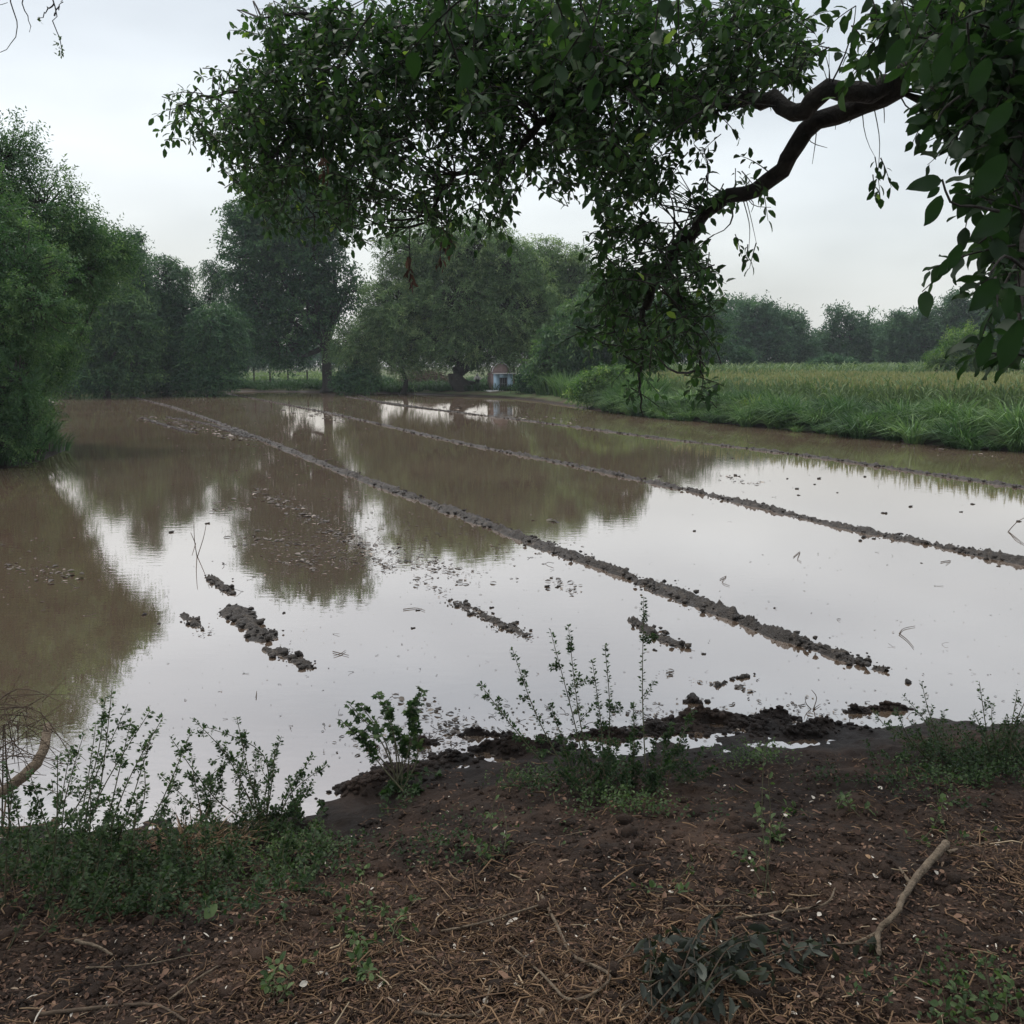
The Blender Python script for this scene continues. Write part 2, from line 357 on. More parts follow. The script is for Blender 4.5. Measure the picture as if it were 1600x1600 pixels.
def height(x, y):
    x = np.asarray(x, float); y = np.asarray(y, float)
    s = sdist(x, y)
    nr = np.clip((12 - y) / 6, 0, 1)
    s = s + nr * fbm(x * 3.1, y * 3.1, 5, 4) * .28
    out = (.60 * nr + .34 * (1 - nr)) * (1 - np.exp(-np.maximum(s, 0) ** 1.25 / (1.9 * nr + 1.0 * (1 - nr))))
    inn = -.10 * (1 - np.exp(-np.maximum(-s, 0) / .5))
    h = np.where(s > 0, out, inn)
    n = fbm(x * 4, y * 4, 21, 5) * .09 * nr + fbm(x * 1.1, y * 1.1, 31, 3) * .10
    h = h + n * np.clip(s / .6, 0.05, 1) + (fbm(x * 10, y * 10, 41, 3) * .055 + fbm(x * 34, y * 34, 47, 1) * .012) * nr * np.clip(s / .3 + 1, 0, 1)
    for bx, by, rx, ry, bh in bumps:
        q = ((x - bx) / rx) ** 2 + ((y - by) / ry) ** 2
        h = h + np.where(q < 9, bh * np.exp(-q), 0) * (.62 + 1.5 * fbm(x * 8, y * 10, 3, 2))
    return np.where((s > .5), np.maximum(h, .02), h)
def H(x, y): return float(height(np.array([x]), np.array([y]))[0])
def graded(a, b, fa, fb, st, g):
    c = list(np.arange(fa, fb, st)); s = st; x = c[-1]
    while x < b: s *= g; x += s; c.append(x)
    s = st; x = c[0]; lo = []
    while x > a: s *= g; x -= s; lo.append(x)
    return np.array(lo[::-1] + c)
gx = graded(-330, 330, -4.6, 4.6, .03, 1.03); gy = graded(-40, 330, 1.9, 6.6, .022, 1.022)
X, Y = np.meshgrid(gx, gy); Z = height(X, Y)
ny, nx = X.shape
ii, jj = np.meshgrid(np.arange(ny - 1), np.arange(nx - 1), indexing='ij')
a_ = (ii * nx + jj).ravel()
acc = Acc(); acc.add(np.stack([X, Y, Z], -1), np.stack([a_, a_ + 1, a_ + nx + 1, a_ + nx], -1))
tag(acc.build('ground', M['soil'], smooth=True), kind='structure')
acc = Acc(); acc.add([(-45, 1.5, 0), (40, 1.5, 0), (40, 75, 0), (-45, 75, 0)], [(0, 1, 2, 3)])
tag(acc.build('water', M['water']), kind='structure')

hz = bpy.data.materials.new('haze_air'); hz.use_nodes = True; hn = hz.node_tree; hn.nodes.clear()
pv = hn.nodes.new('ShaderNodeVolumePrincipled'); pv.inputs['Color'].default_value = (.86, .93, 1.0, 1); pv.inputs['Density'].default_value = .0005
ho = hn.nodes.new('ShaderNodeOutputMaterial'); hn.links.new(pv.outputs[0], ho.inputs['Volume'])
acc = Acc(); x0, x1, y0, y1, z0, z1 = -345, 345, -55, 345, -1.6, 26
acc.add([(x, y, z) for x in (x0, x1) for y in (y0, y1) for z in (z0, z1)], [(0, 1, 3, 2), (4, 6, 7, 5), (0, 4, 5, 1), (2, 3, 7, 6), (0, 2, 6, 4), (1, 5, 7, 3)])
tag(acc.build('haze', hz), 'thin humid haze over the whole field', 'haze', kind='stuff')

# ------------------------------------------------------------------ mud ridges between the flooded plots
def ridge(name, pix, hw, hh, label, cat, group=None, lump=1.0, taper=.4, rough=1.0, seed=1, base=-.02):
    p = spline(np.array([G(*q) for q in pix]), 60)
    seg = np.linalg.norm(np.diff(p, axis=0), axis=1).sum()
    pts = [p[0]]; s_ = 0
    # resample with a step that follows the viewing distance
    cum = np.concatenate([[0], np.cumsum(np.linalg.norm(np.diff(p, axis=0), axis=1))])
    us = []; u = 0
    while u < cum[-1]:
        y = np.interp(u, cum, p[:, 1]); us.append(u); u += max(.014, .0022 * y)
    us = np.array(us); n = len(us)
    C = np.stack([np.interp(us, cum, p[:, k]) for k in range(3)], -1)
    t = norm(np.gradient(C, axis=0)); sd = np.stack([t[:, 1], -t[:, 0], np.zeros(n)], -1)
    k = 17; w = np.linspace(-1, 1, k)
    endf = np.clip(np.minimum(us, cum[-1] - us) / taper, 0, 1) ** .6
    wid = hw * (1 + 1.5 * fbm(us * 1.6, us * 0, seed, 3)) * (.35 + .65 * endf)
    wid = wid * np.clip(1.18 - .012 * C[:, 1], .6, 1.2)
    V = C[:, None] + sd[:, None] * (w[None, :, None] * wid[:, None, None] * 1.5)
    prof = np.exp(-(w * 1.55) ** 2 * 1.25)[None]
    nzv = fbm(V[..., 0] * 13, V[..., 1] * 13, seed + 3, 4); nz2 = np.abs(fbm(V[..., 0] * 32, V[..., 1] * 32, seed + 9, 3))
    lon = fbm(us * 3.5, us * 0 + 3, seed + 5, 3)[:, None]
    V[..., 2] = base + hh * prof * (.8 + 1.6 * lon * rough) * (.3 + .7 * endf[:, None]) + (nzv * .10 + nz2 * .13) * prof * rough
    V[:, 0, 2] = V[:, -1, 2] = -.05
    i, j = np.meshgrid(np.arange(n - 1), np.arange(k - 1), indexing='ij'); a = (i * k + j).ravel()
    acc = Acc(); acc.add(V, np.stack([a, a + k, a + k + 1, a + 1], -1))
    # crumbled clods lying on it
    m = int(cum[-1] * 30 * lump)
    for _ in range(m):
        q = random.randrange(n); 
        if random.random() > .3 + .7 * endf[q]: continue
        o = C[q] + sd[q] * random.gauss(0, .6) * wid[q]; zz = max(.0, hh * .6 * math.exp(-random.random())) 
        lumpv(acc, o + np.array([0, 0, zz]), random.choice((.004, .007, .007, .011, .022)) * random.uniform(.8, 1.3) * (1 + .014 * C[q][1]))
    o = acc.build(name, M['mud'], loc=C[n // 2])
    return tag(o, label, cat, group)
_ph = (1 + 5 ** .5) / 2
ICO = norm(np.array([(-1, _ph, 0), (1, _ph, 0), (-1, -_ph, 0), (1, -_ph, 0), (0, -1, _ph), (0, 1, _ph), (0, -1, -_ph), (0, 1, -_ph), (_ph, 0, -1), (_ph, 0, 1), (-_ph, 0, -1), (-_ph, 0, 1)]))
ICF = np.array([(0, 11, 5), (0, 5, 1), (0, 1, 7), (0, 7, 10), (0, 10, 11), (1, 5, 9), (5, 11, 4), (11, 10, 2), (10, 7, 6), (7, 1, 8), (3, 9, 4), (3, 4, 2), (3, 2, 6), (3, 6, 8), (3, 8, 9), (4, 9, 5), (2, 4, 11), (6, 2, 10), (8, 6, 7), (9, 8, 1)])
def lumpv(acc, c, r, tone=.4):
    v = ICO * (r * (1 + rng.uniform(-.35, .35, (12, 1)))) * np.array([1.1, 1.1, .8])
    acc.add(v + np.asarray(c), None, ICF, ta=tone)

ridge('mud_ridge', [(165, 611.5), (260, 634), (370, 672), (530, 735), (700, 797), (840, 850), (960, 893), (1100, 945), (1230, 1000), (1330, 1035), (1385, 1050)],
      .13, .058, 'nearest long mud ridge, thickest and ending in open water at the lower right', 'mud ridge', 'mud ridges across the flooded field', seed=3, taper=.8)
ridge('mud_ridge', [(350, 614), (520, 647), (700, 688), (850, 718), (1000, 750), (1150, 783), (1300, 820), (1450, 850), (1600, 880), (1750, 912), (1900, 945)],
      .10, .05, 'middle long mud ridge running out of the right side between two others', 'mud ridge', 'mud ridges across the flooded field', seed=13)
ridge('mud_ridge', [(540, 620), (680, 640), (850, 661), (1000, 681), (1100, 693), (1250, 711), (1420, 736), (1600, 762), (1800, 790)],
      .10, .045, 'farthest long mud ridge, thinnest line near the grassy far bank', 'mud ridge', 'mud ridges across the flooded field', seed=23)
PAT = [([(360, 948), (385, 972), (418, 1003)], .14, .05, 'crumbly dark mud strip in the shiny water at lower left, widest of them'),
       ([(412, 1014), (450, 1026), (490, 1046)], .08, .035, 'narrow pointed mud strip just below the widest crumbly one'),
       ([(325, 899), (345, 915), (362, 930)], .06, .03, 'small broken mud strip just above the crumbly dark one'),
       ([(222, 653), (262, 666), (308, 677)], .12, .018, 'pale flat mud streak at far left next to the nearest ridge start'),
       ([(262, 652), (330, 664), (390, 684)], .16, .014, 'pale broken mud streak between far left streak and the nearest ridge'),
       ([(700, 936), (760, 965), (832, 996)], .07, .012, 'sparse line of mud crumbs left of the tall thin shrub tops'),
       ([(985, 968), (1020, 990), (1068, 1013)], .06, .045, 'dark lumpy mud strip beside the top of the tallest shrub stem'),
       ([(1118, 1075), (1145, 1062), (1182, 1055)], .035, .02, 'thin mud sliver below the end of the nearest ridge'),
       ([(285, 960), (300, 972), (318, 985)], .08, .012, 'small faint mud patch left of the crumbly dark strip'),
       ([(990, 750), (1060, 800), (1120, 870)], .0, 0, None),
       ([(560, 617), (600, 630), (720, 645)], .14, .03, 'wet mud streak beside the start of the farthest ridge')]
for k, (pp, hw, hh, lab) in enumerate(PAT):
    if lab: ridge('mud_patch', pp, hw, hh, lab, 'mud patch', 'mud patches in the water', seed=40 + 7 * k, taper=.2, lump=2.6, rough=.9, base=-.022)

clod_meshes = []
def make_clod(s):
    acc = Acc(); n = 14
    for _ in range(7): lumpv(acc, rng.normal(size=3) * np.array([.5, .5, .28]) * .5 + np.array([0, 0, .12]), random.uniform(.3, .6))
    return acc
CL = [(1420, 1067, .05, 'single black block of mud standing in water right of the nearest ridge end'), (1100, 1022, .035, 'pale brown clod in the water left of the nearest ridge end'),
      (1022, 1016, .03, None), (1080, 1090, .07, None), (1105, 1096, .05, None), (325, 818, .05, None), (268, 832, .05, None), (1085, 830, .05, 'lone dark tuft clod in the middle plot above the nearest ridge'),
      (1383, 802, .06, None), (1280, 748, .06, None), (1273, 757, .05, None), (1352, 745, .06, None), (1350, 840, .06, None), (1365, 842, .05, None), (1345, 845, .05, None),
      (1423, 792, .05, None), (1520, 788, .06, None), (1502, 800, .04, None), (1245, 764, .05, None), (1248, 774, .05, None), (768, 950, .035, None), (855, 917, .04, None),
      (870, 918, .035, None), (652, 954, .03, None), (1210, 950, .02, None), (1592, 815, .06, None), (443, 958, .03, None), (226, 961, .04, None), (248, 975, .03, None), (645, 982, .03, None),
      (1308, 770, .03, None), (1145, 716, .06, None), (1030, 745, .06, None), (1150, 743, .07, None), (500, 735, .05, None), (370, 735, .05, None), (1420, 695, .07, None), (1440, 880, .025, None), (1561, 885, .03, None), (1230, 748, .04, None)]
protos = []
for k in range(3):
    a = make_clod(k); protos.append(a.build('mud_clod', M['mud']))
for k, (px, py, r, lab) in enumerate(CL):
    o = protos[k] if k < 3 else protos[k % 3].copy()
    if k >= 3: COL.objects.link(o)
    g_ = G(px, py); o.location = (g_[0], g_[1], .0); o.rotation_euler = (0, 0, random.uniform(0, 6)); r *= .68; o.scale = (r * 1.1, r, r * .75)
    tag(o, lab or 'small dark mud clod poking out of the shallow water', 'mud clod', 'mud clods in the shallow water')

# ------------------------------------------------------------------ trees
def lobes_world(lobes, d0):
    out = []
    for l in lobes:
        px, py, rx, ry = l[:4]; d = d0 + (l[4] if len(l) > 4 else 0); s = d / F
        c = P(px, py, d); out.append((c, np.array([rx * s, .8 * (rx + ry) / 2 * s, ry * s])))
    return out
def crown(acc, tw, lobes, nclump, nspray, nleaf, slen, ll, lw, droop=.2, shell=.45, tpl=T_DIAMOND, cut=None, side=.9, tonejit=.25, gaps=.25, seed=5, flat=0.0):
    A = np.array([(r[0] * r[2]) for _, r in lobes]); A = A / A.sum()
    Cc = []; Oc = []; Lb = []
    for k, (c, r) in enumerate(lobes):
        m = max(3, int(nclump * A[k]))
        d = rdir(m); rad = (shell + (1 - shell) * rng.random(m) ** .6)
        rad *= 1 + .75 * fbm(d[:, 0] * 3 + k, d[:, 2] * 3 + d[:, 1] * 2, seed + k, 3)
        # leave holes
        keep = fbm(d[:, 0] * 3 + 9 + k, d[:, 2] * 3 + d[:, 1], seed + 50 + k, 2) > -.5 + gaps
        cc = c + d * rad[:, None] * r
        cc = cc[keep]; Cc.append(cc); Oc.append(d[keep]); Lb.append(np.full(keep.sum(), k))
    Cc = np.concatenate(Cc); Oc = np.concatenate(Oc); Lb = np.concatenate(Lb)
    ok = Cc[:, 2] > .35
    Cc, Oc, Lb = Cc[ok], Oc[ok], Lb[ok]
    if cut is not None:
        k = cut(Cc); Cc, Oc, Lb = Cc[k], Oc[k], Lb[k]
    n = len(Cc)
    # twig from lobe centre to clump
    lc = np.array([c for c, _ in lobes])[Lb]
    t = np.linspace(0, 1, 4)[None, :, None]
    st = lc + (Cc - lc) * .25
    TP = st[:, None] * (1 - t) + Cc[:, None] * t + rng.normal(size=(n, 4, 3)) * .04 * np.linalg.norm(Cc - lc, axis=1)[:, None, None]
    tubes(tw, TP, np.broadcast_to(np.linspace(.03, .012, 4)[None] * (ll / .12) ** .5, (n, 4)), 3)
    # sprays
    tn = np.clip(.42 + rng.normal(size=n) * .27, 0, 1)
    o = np.repeat(Cc, nspray, 0); out = np.repeat(Oc, nspray, 0); tn = np.repeat(tn, nspray)
    m = len(o)
    sdv = norm(out * .7 + rdir(m) * .9 + np.array([0, 0, .25])); sdv[:, 2] *= (1 - flat)
    sl = slen * rng.uniform(.5, 1.3, m)
    tt = (np.arange(nleaf) + .6) / nleaf
    pos = o[:, None] + rdir(m)[:, None] * slen * .25 + sdv[:, None] * (sl[:, None] * tt[None])[..., None]
    pos[..., 2] -= droop * sl[:, None] * tt[None] ** 2
    dd = sdv[:, None] - np.array([0, 0, 1]) * (2 * droop * tt)[None, :, None]
    sg = np.where(np.arange(nleaf) % 2, 1, -1)[None, :, None]
    sv = norm(np.cross(sdv, rdir(m)))[:, None]
    ld = dd * .55 + sv * sg * side + rng.normal(size=(m, nleaf, 3)) * .3 - np.array([0, 0, droop])
    ld = ld.reshape(-1, 3); pos = pos.reshape(-1, 3); K = len(pos)
    tn = np.clip(np.repeat(tn, nleaf) + rng.normal(size=K) * tonejit * .6, 0, 1)
    leaves(acc, pos, ld, norm(rdir(K) * .8 + np.array([0, 0, .9])), ll * rng.uniform(.7, 1.25, K), lw * rng.uniform(.7, 1.25, K), tpl, tn)

def tree(name, label, cat, base, lobes, d, leafmat, nclump, nspray, nleaf, slen, ll, lw, trunk_r=.2, trunks=1, group=None, split=.35, zb=None, **kw):
    z0 = H(base[0], base[1]) - .03 if zb is None else zb
    root = thing(name, (base[0], base[1], z0), label, cat, group)
    off = np.array([base[0], base[1], z0])
    lb = lobes_world(lobes, d)
    lf = Acc(); tw = Acc(); tk = Acc()
    crown(lf, tw, lb, nclump, nspray, nleaf, slen, ll, lw, **kw)
    top = np.mean([c for c, _ in lb], 0)
    for k in range(trunks):
        a = k * 2.4 + .5; sp = trunk_r * (1.2 if trunks > 1 else 0)
        b0 = off + np.array([math.cos(a) * sp, math.sin(a) * sp, 0])
        fork = off + (top - off) * np.array([.12 * split, .12 * split, split]) + np.array([math.cos(a), math.sin(a), 0]) * sp * 3
        fork = fork + rng.normal(size=3) * trunk_r * .35
        pts = spline([b0, b0 * .5 + fork * .5 + rng.normal(size=3) * trunk_r * .5, fork], 9)
        tr = trunk_r * (1 if trunks == 1 else .6)
        rad = np.linspace(tr, tr * .62, 9); rad[0] *= 1.5; rad[1] *= 1.15
        tubes(tk, pts, rad, 9)
        for j, (c, r) in enumerate(lb):
            if trunks > 1 and j % trunks != k: continue
            e = c + rng.normal(size=3) * r * .15
            mid = fork * .5 + e * .5 + rng.normal(size=3) * trunk_r * 1.2
            pts = spline([fork - (fork - b0) * .12, mid, e], 9); tubes(tk, pts, np.linspace(tr * .6, tr * .16, 9), 6)
    for acc_, nm, mt in ((tk, 'trunk', M['bark']), (tw, 'twigs', M['bark']), (lf, 'crown', leafmat)):
        o = acc_.build(nm, mt, None, smooth=(nm != 'crown'), loc=off); o.location = (0, 0, 0); o.parent = root
    return root

def gp(px, d): p = P(px, 600, d); return (p[0], p[1])
# near tree on the left bank, overhanging the water
tree('bushy_tree', 'large feathery tree at the left edge leaning its dense foliage over the water', 'tree', (-12.6, 20.5),
     [(-32, 340, 80, 75), (23, 430, 70, 75, -.5), (-82, 420, 110, 130, 1), (8, 540, 75, 80), (53, 480, 60, 60, -1), (-17, 620, 70, 75, -.6), (-92, 620, 90, 90), (-12, 690, 60, 36, -1), (48, 660, 34, 46, -.8), (-82, 690, 60, 34), (-142, 300, 90, 90, 2), (30, 590, 34, 45, -1.2), (-112, 520, 60, 120, -1.5)],
     20.5, M['acacia'], 1450, 9, 12, .42, .08, .03, trunk_r=.22, trunks=3, droop=.12, shell=.2, gaps=.2, seed=4, flat=.0)
tree('feathery_tree', 'tallest feathery tree on the left, its crown tip rising behind the bushy one', 'tree', (-13.6, 24),
     [(4, 262, 46, 58), (69, 325, 50, 48), (114, 365, 42, 42), (-46, 330, 80, 100), (54, 430, 80, 80), (129, 420, 38, 42), (44, 520, 60, 50), (-36, 480, 90, 100)],
     24, M['acacia'], 900, 8, 11, .6, .10, .036, trunk_r=.24, droop=.05, shell=.3, gaps=.25, seed=14)
tree('feathery_tree', 'light green leaning tree reaching farthest right of the left group over the water', 'tree', (-13.2, 26),
     [(111, 430, 45, 48), (164, 412, 28, 34), (71, 500, 48, 55), (141, 388, 28, 26), (181, 388, 16, 20), (64, 560, 36, 45), (36, 640, 36, 50, -1)],
     25, M['acacia'], 620, 8, 11, .62, .10, .036, trunk_r=.10, droop=.05, shell=.3, gaps=.22, seed=24)
tree('dark_tree', 'far tree on the left bank, seen low beneath the leaning light green one', 'tree', gp(165, 58),
     [(160, 480, 55, 50), (200, 510, 40, 50), (120, 540, 55, 40), (205, 560, 30, 30), (140, 580, 50, 20), (190, 580, 40, 18)],
     58, M['acacia'], 620, 8, 10, .9, .24, .08, trunk_r=.22, droop=.3, shell=.4, gaps=.15, seed=29)
tree('dark_tree', 'narrow dark tree top showing between the left trees, behind the light green one', 'tree', gp(205, 60),
     [(205, 400, 20, 33), (215, 450, 22, 35), (195, 500, 35, 50)],
     60, M['dark'], 260, 8, 9, .8, .22, .08, trunk_r=.2, shell=.4, seed=34)
tree('weeping_tree', 'dark drooping tree with pointed top left of the bank gap', 'tree', gp(262, 64),
     [(255, 440, 42, 34), (262, 490, 52, 45), (285, 530, 55, 45), (235, 535, 45, 42), (270, 565, 50, 24), (225, 570, 40, 20)],
     63, M['dark'], 620, 9, 10, .95, .24, .07, trunk_r=.22, droop=.45, shell=.4, gaps=.2, seed=44)
tree('weeping_tree', 'low dark rounded tree with hanging fronds just left of the gateway gap', 'tree', gp(335, 62),
     [(335, 520, 42, 38), (350, 545, 30, 32), (310, 545, 34, 34), (335, 568, 44, 22)],
     61, M['dark'], 380, 9, 10, .9, .24, .07, trunk_r=.2, droop=.5, shell=.4, gaps=.2, seed=54)
tree('slender_tree', 'small slender tree with wispy leaning crown against the sky beside the tall dark one', 'tree', gp(322, 70),
     [(332, 425, 15, 20), (345, 445, 12, 22), (325, 462, 12, 16)],
     70, M['dark'], 90, 6, 8, 1.0, .26, .06, trunk_r=.08, droop=.9, shell=.3, gaps=.1, seed=64, split=.6)
# tall dark tree
tree('tall_tree', 'tall dark tree with rough upright crown and thick trunk in the back row', 'tree', gp(512, 68),
     [(445, 330, 75, 60), (400, 400, 48, 70), (470, 400, 70, 60), (410, 480, 52, 45), (475, 480, 58, 48), (515, 350, 42, 48), (445, 535, 60, 32), (500, 300, 60, 36), (500, 440, 30, 40), (548, 455, 16, 34), (390, 340, 32, 30)],
     68, M['dark'], 1300, 7, 8, .95, .27, .13, trunk_r=.42, droop=.15, shell=.35, gaps=.27, seed=74, split=.4)
# the big soft green trees
tree('broad_tree', 'broad pale green tree with low spreading foliage right of the tall dark trunk', 'tree', gp(628, 64),
     [(650, 395, 58, 45), (620, 480, 52, 50), (575, 535, 46, 42), (650, 500, 70, 60), (690, 420, 60, 50), (620, 545, 60, 35), (555, 560, 32, 28)],
     64, M['neem'], 1350, 8, 10, .8, .21, .06, trunk_r=.2, droop=.25, shell=.45, gaps=.14, seed=84)
tree('broad_tree', 'widest green tree with thick dark trunk standing directly behind the blue shrine', 'tree', gp(727, 63),
     [(740, 390, 62, 45), (790, 420, 60, 50), (720, 470, 70, 60), (800, 490, 70, 60), (760, 530, 75, 45), (690, 530, 55, 40), (830, 540, 45, 40)],
     63, M['neem'], 1450, 8, 10, .8, .21, .06, trunk_r=.6, droop=.25, shell=.45, gaps=.14, seed=94)
tree('broad_tree', 'pale green tree with spiky top right of the shrine tree', 'tree', gp(865, 66),
     [(850, 420, 52, 42), (890, 450, 45, 50), (870, 500, 50, 50), (840, 460, 45, 50), (880, 560, 50, 40), (905, 420, 20, 30)],
     66, M['neem'], 950, 8, 10, .85, .22, .06, trunk_r=.22, droop=.4, shell=.45, gaps=.2, seed=104)
tree('leafy_tree', 'shaggy tree with long drooping leaves between shrine and tall weeds', 'tree', gp(915, 56),
     [(870, 560, 38, 40), (920, 520, 45, 50), (960, 490, 50, 60), (910, 580, 40, 30), (985, 550, 45, 50)],
     56, M['acacia'], 800, 7, 9, .8, .30, .10, trunk_r=.14, trunks=2, droop=.45, shell=.3, gaps=.22, seed=114)
tree('dark_tree', 'dark tree half hidden behind the hanging branch above the field edge', 'tree', gp(1040, 75),
     [(1000, 510, 60, 50), (1060, 500, 60, 45), (1030, 550, 70, 30), (1100, 530, 40, 40)],
     75, M['dark'], 650, 8, 9, .95, .27, .1, trunk_r=.25, shell=.4, seed=124)
# far tree line behind the field: (label, base px, dist, lobes, material)
FAR = [('tall_far_tree', 'far leafy tree at the left end of the row behind the field', 1130, 105, [(1135, 500, 35, 32), (1150, 530, 40, 35), (1110, 530, 35, 35)], 'far', .15),
       ('thorn_tree', 'far flat topped thorny tree with twiggy tip, left part of the row behind the field', 1185, 100, [(1180, 484, 26, 14), (1180, 496, 36, 20), (1195, 515, 40, 32), (1165, 535, 32, 30), (1205, 545, 35, 26)], 'far', .3),
       ('thorn_tree', 'far dark rounded thorny tree sloping down to the low dip in the row', 1230, 102, [(1232, 510, 26, 22), (1228, 540, 34, 30), (1250, 555, 22, 20)], 'far', .15),
       ('low_far_tree', 'low hazy tree filling the dip of the far row', 1272, 118, [(1272, 545, 26, 22), (1290, 555, 24, 18), (1255, 555, 25, 20)], 'far', .1),
       ('loose_far_tree', 'far tree with loose ragged crown letting sky through, middle of the row', 1322, 104, [(1308, 496, 20, 11), (1348, 500, 17, 11), (1320, 530, 38, 26), (1315, 550, 40, 22)], 'far', .42),
       ('low_far_tree', 'dark low tree right of the loose crowned far tree', 1372, 106, [(1370, 535, 30, 26), (1372, 555, 32, 20)], 'far', .15),
       ('thorn_tree', 'far thorny tree with one bare spike on top of its crown', 1412, 98, [(1408, 520, 26, 30), (1432, 500, 12, 18), (1400, 550, 30, 28), (1430, 545, 30, 28)], 'far', .2),
       ('low_far_tree', 'far tree between the spiked one and the highest crown of the right row', 1450, 112, [(1450, 525, 32, 28), (1455, 550, 36, 26)], 'far', .15),
       ('thorn_tree', 'far spreading tree, highest crown of the right row behind the yellow green bush', 1500, 96, [(1498, 476, 24, 12), (1495, 490, 34, 20), (1520, 505, 36, 28), (1485, 520, 34, 30), (1530, 535, 36, 36)], 'far', .28),
       ('thorn_tree', 'far spreading tree at the right edge behind the overhanging big leaves', 1570, 94, [(1565, 490, 34, 22), (1590, 515, 40, 34), (1560, 540, 40, 36)], 'far', .22),
       ('tall_far_tree', 'far tree just outside the right end of the row', 1660, 95, [(1650, 500, 44, 34), (1680, 530, 44, 38)], 'far', .15)]
for k, (nm, lab, bx, d, lb, mt, gaps) in enumerate(FAR):
    tree(nm, lab, 'tree', gp(bx, d), lb, d, M[mt], 230 + 20 * len(lb), 7, 8, 1.2, .40, .14, trunk_r=.22, droop=.1, shell=.35, gaps=gaps + .08, seed=200 + 11 * k, group='far trees behind the crop field')
tree('bush', 'yellow green bush standing in the field near the right edge', 'bush', gp(1505, 60), [(1510, 540, 26, 26), (1480, 570, 28, 22), (1530, 565, 32, 30), (1505, 580, 38, 20), (1560, 580, 30, 22)],
     60, M['bush'], 620, 7, 8, .7, .2, .06, trunk_r=.08, trunks=3, droop=.15, shell=.3, gaps=.18, seed=301, split=.2)
tree('bush', 'round grey green bush in the middle of the crop field', 'bush', gp(1300, 72), [(1300, 574, 26, 14), (1280, 578, 16, 10), (1322, 578, 16, 10)],
     72, M['far'], 260, 7, 7, .6, .22, .08, trunk_r=.06, trunks=3, shell=.3, gaps=.12, seed=311, split=.2)
tree('bush', 'tiny dark bush in the crop field between the round and the yellow green bushes', 'bush', gp(1407, 64), [(1407, 585, 8, 8)],
     64, M['dark'], 60, 6, 6, .4, .16, .06, trunk_r=.04, trunks=2, shell=.2, gaps=.1, seed=321, split=.2)
tree('bush', 'dark bush under the far thorny trees at the left edge of the crop', 'bush', gp(1158, 74), [(1158, 565, 18, 16), (1165, 577, 14, 10)],
     74, M['far'], 150, 6, 7, .6, .22, .08, trunk_r=.05, trunks=2, shell=.2, gaps=.1, seed=331, split=.2)
# distant trees seen in the gap on the left
for k, (bx, d, lb, lab) in enumerate([(385, 125, [(380, 500, 30, 26), (395, 530, 32, 26)], 'distant hazy tree in the gap just left of the tall dark tree'),
                                      (350, 150, [(352, 510, 20, 24), (350, 535, 24, 22)], 'most distant hazy tree, low in the gap beside the slender one'),
                                      (470, 135, [(430, 558, 60, 12), (500, 556, 50, 14), (380, 560, 30, 12)], 'distant low tree seen under the tall dark crown'),
                                      (130, 120, [(120, 520, 50, 40), (170, 540, 40, 30)], 'distant tree behind the feathery trees on the left')]):
    tree('distant_tree', lab, 'tree', gp(bx, d), lb, d, M['far'], 300, 6, 8, 1.4, .5, .2, trunk_r=.25, shell=.35, gaps=.1, seed=400 + 9 * k)

# ------------------------------------------------------------------ grass, weeds, crop
def blades(acc, root, dirv, ln, wd, lean, tone, K=4):
    n = len(root); t = np.linspace(0, 1, K)[None, :, None]
    ln = np.asarray(ln)[:, None, None]; lean = np.asarray(lean)[:, None, None]
    h = norm(np.stack([dirv[:, 0], dirv[:, 1], np.zeros(n)], -1))[:, None]
    p = root[:, None] + h * (lean * ln * t ** 1.6) + np.array([0, 0, 1]) * (ln * (t - .75 * lean * t ** 2.6 * .8))
    a = rng.uniform(0, 6.28, n); s = np.stack([np.cos(a), np.sin(a), np.zeros(n)], -1)[:, None]
    w = (np.asarray(wd)[:, None, None] * np.array([.8, 1, .75, .1])[None, :K, None]) * .5
    v = np.stack([p - s * w, p + s * w], 2)
    i = np.arange(K - 1); f = np.stack([i * 2, i * 2 + 1, i * 2 + 3, i * 2 + 2], -1)
    ff = (f[None] + (np.arange(n) * K * 2)[:, None, None]).reshape(-1, 4)
    acc.add(v.reshape(-1, 3), ff, None, np.repeat(tone, K - 1))
def tussocks(acc, pts, nb, ln, wd, rad=.25, lean=(.3, .9), tone=(.3, .8)):
    for (x, y, sc) in pts:
        z = H(x, y); n = int(nb * sc); a = rng.uniform(0, 6.28, n); r = rng.random(n) ** .6 * rad * sc
        root = np.stack([x + np.cos(a) * r, y + np.sin(a) * r, np.full(n, z - .02)], -1)
        dv = np.stack([np.cos(a), np.sin(a), 0 * a], -1) + rng.normal(size=(n, 3)) * .4
        tm = rng.uniform(*tone)
        blades(acc, root, dv, ln * sc * rng.uniform(.55, 1.15, n), wd * rng.uniform(.7, 1.3, n), rng.uniform(lean[0], lean[1], n), np.clip(tm + rng.normal(size=n) * .18, 0, 1))
bank = spline(np.array([G(*p) for p in [(960, 644), (1010, 651), (1100, 659), (1200, 668), (1300, 678), (1400, 688), (1500, 697), (1600, 706)]] + [np.array([21, 17.5, 0])]), 60)
acc = Acc(); pts = []
for q in bank:
    nrm_ = np.array([.25, 1.0]); 
    for row, (o, sc) in enumerate([(.02, .6), (.3, .85), (.9, 1.0), (1.7, 1.05), (2.4, 1.0)]):
        for _ in range(1):
            if random.random() < .12: continue
            pts.append((q[0] + nrm_[0] * o + random.gauss(0, .22), q[1] + nrm_[1] * o + random.gauss(0, .22), sc * random.uniform(.5, 1.35)))
tussocks(acc, pts, 210, 1.1, .032, .2, (.4, 1.3), (.05, .9))
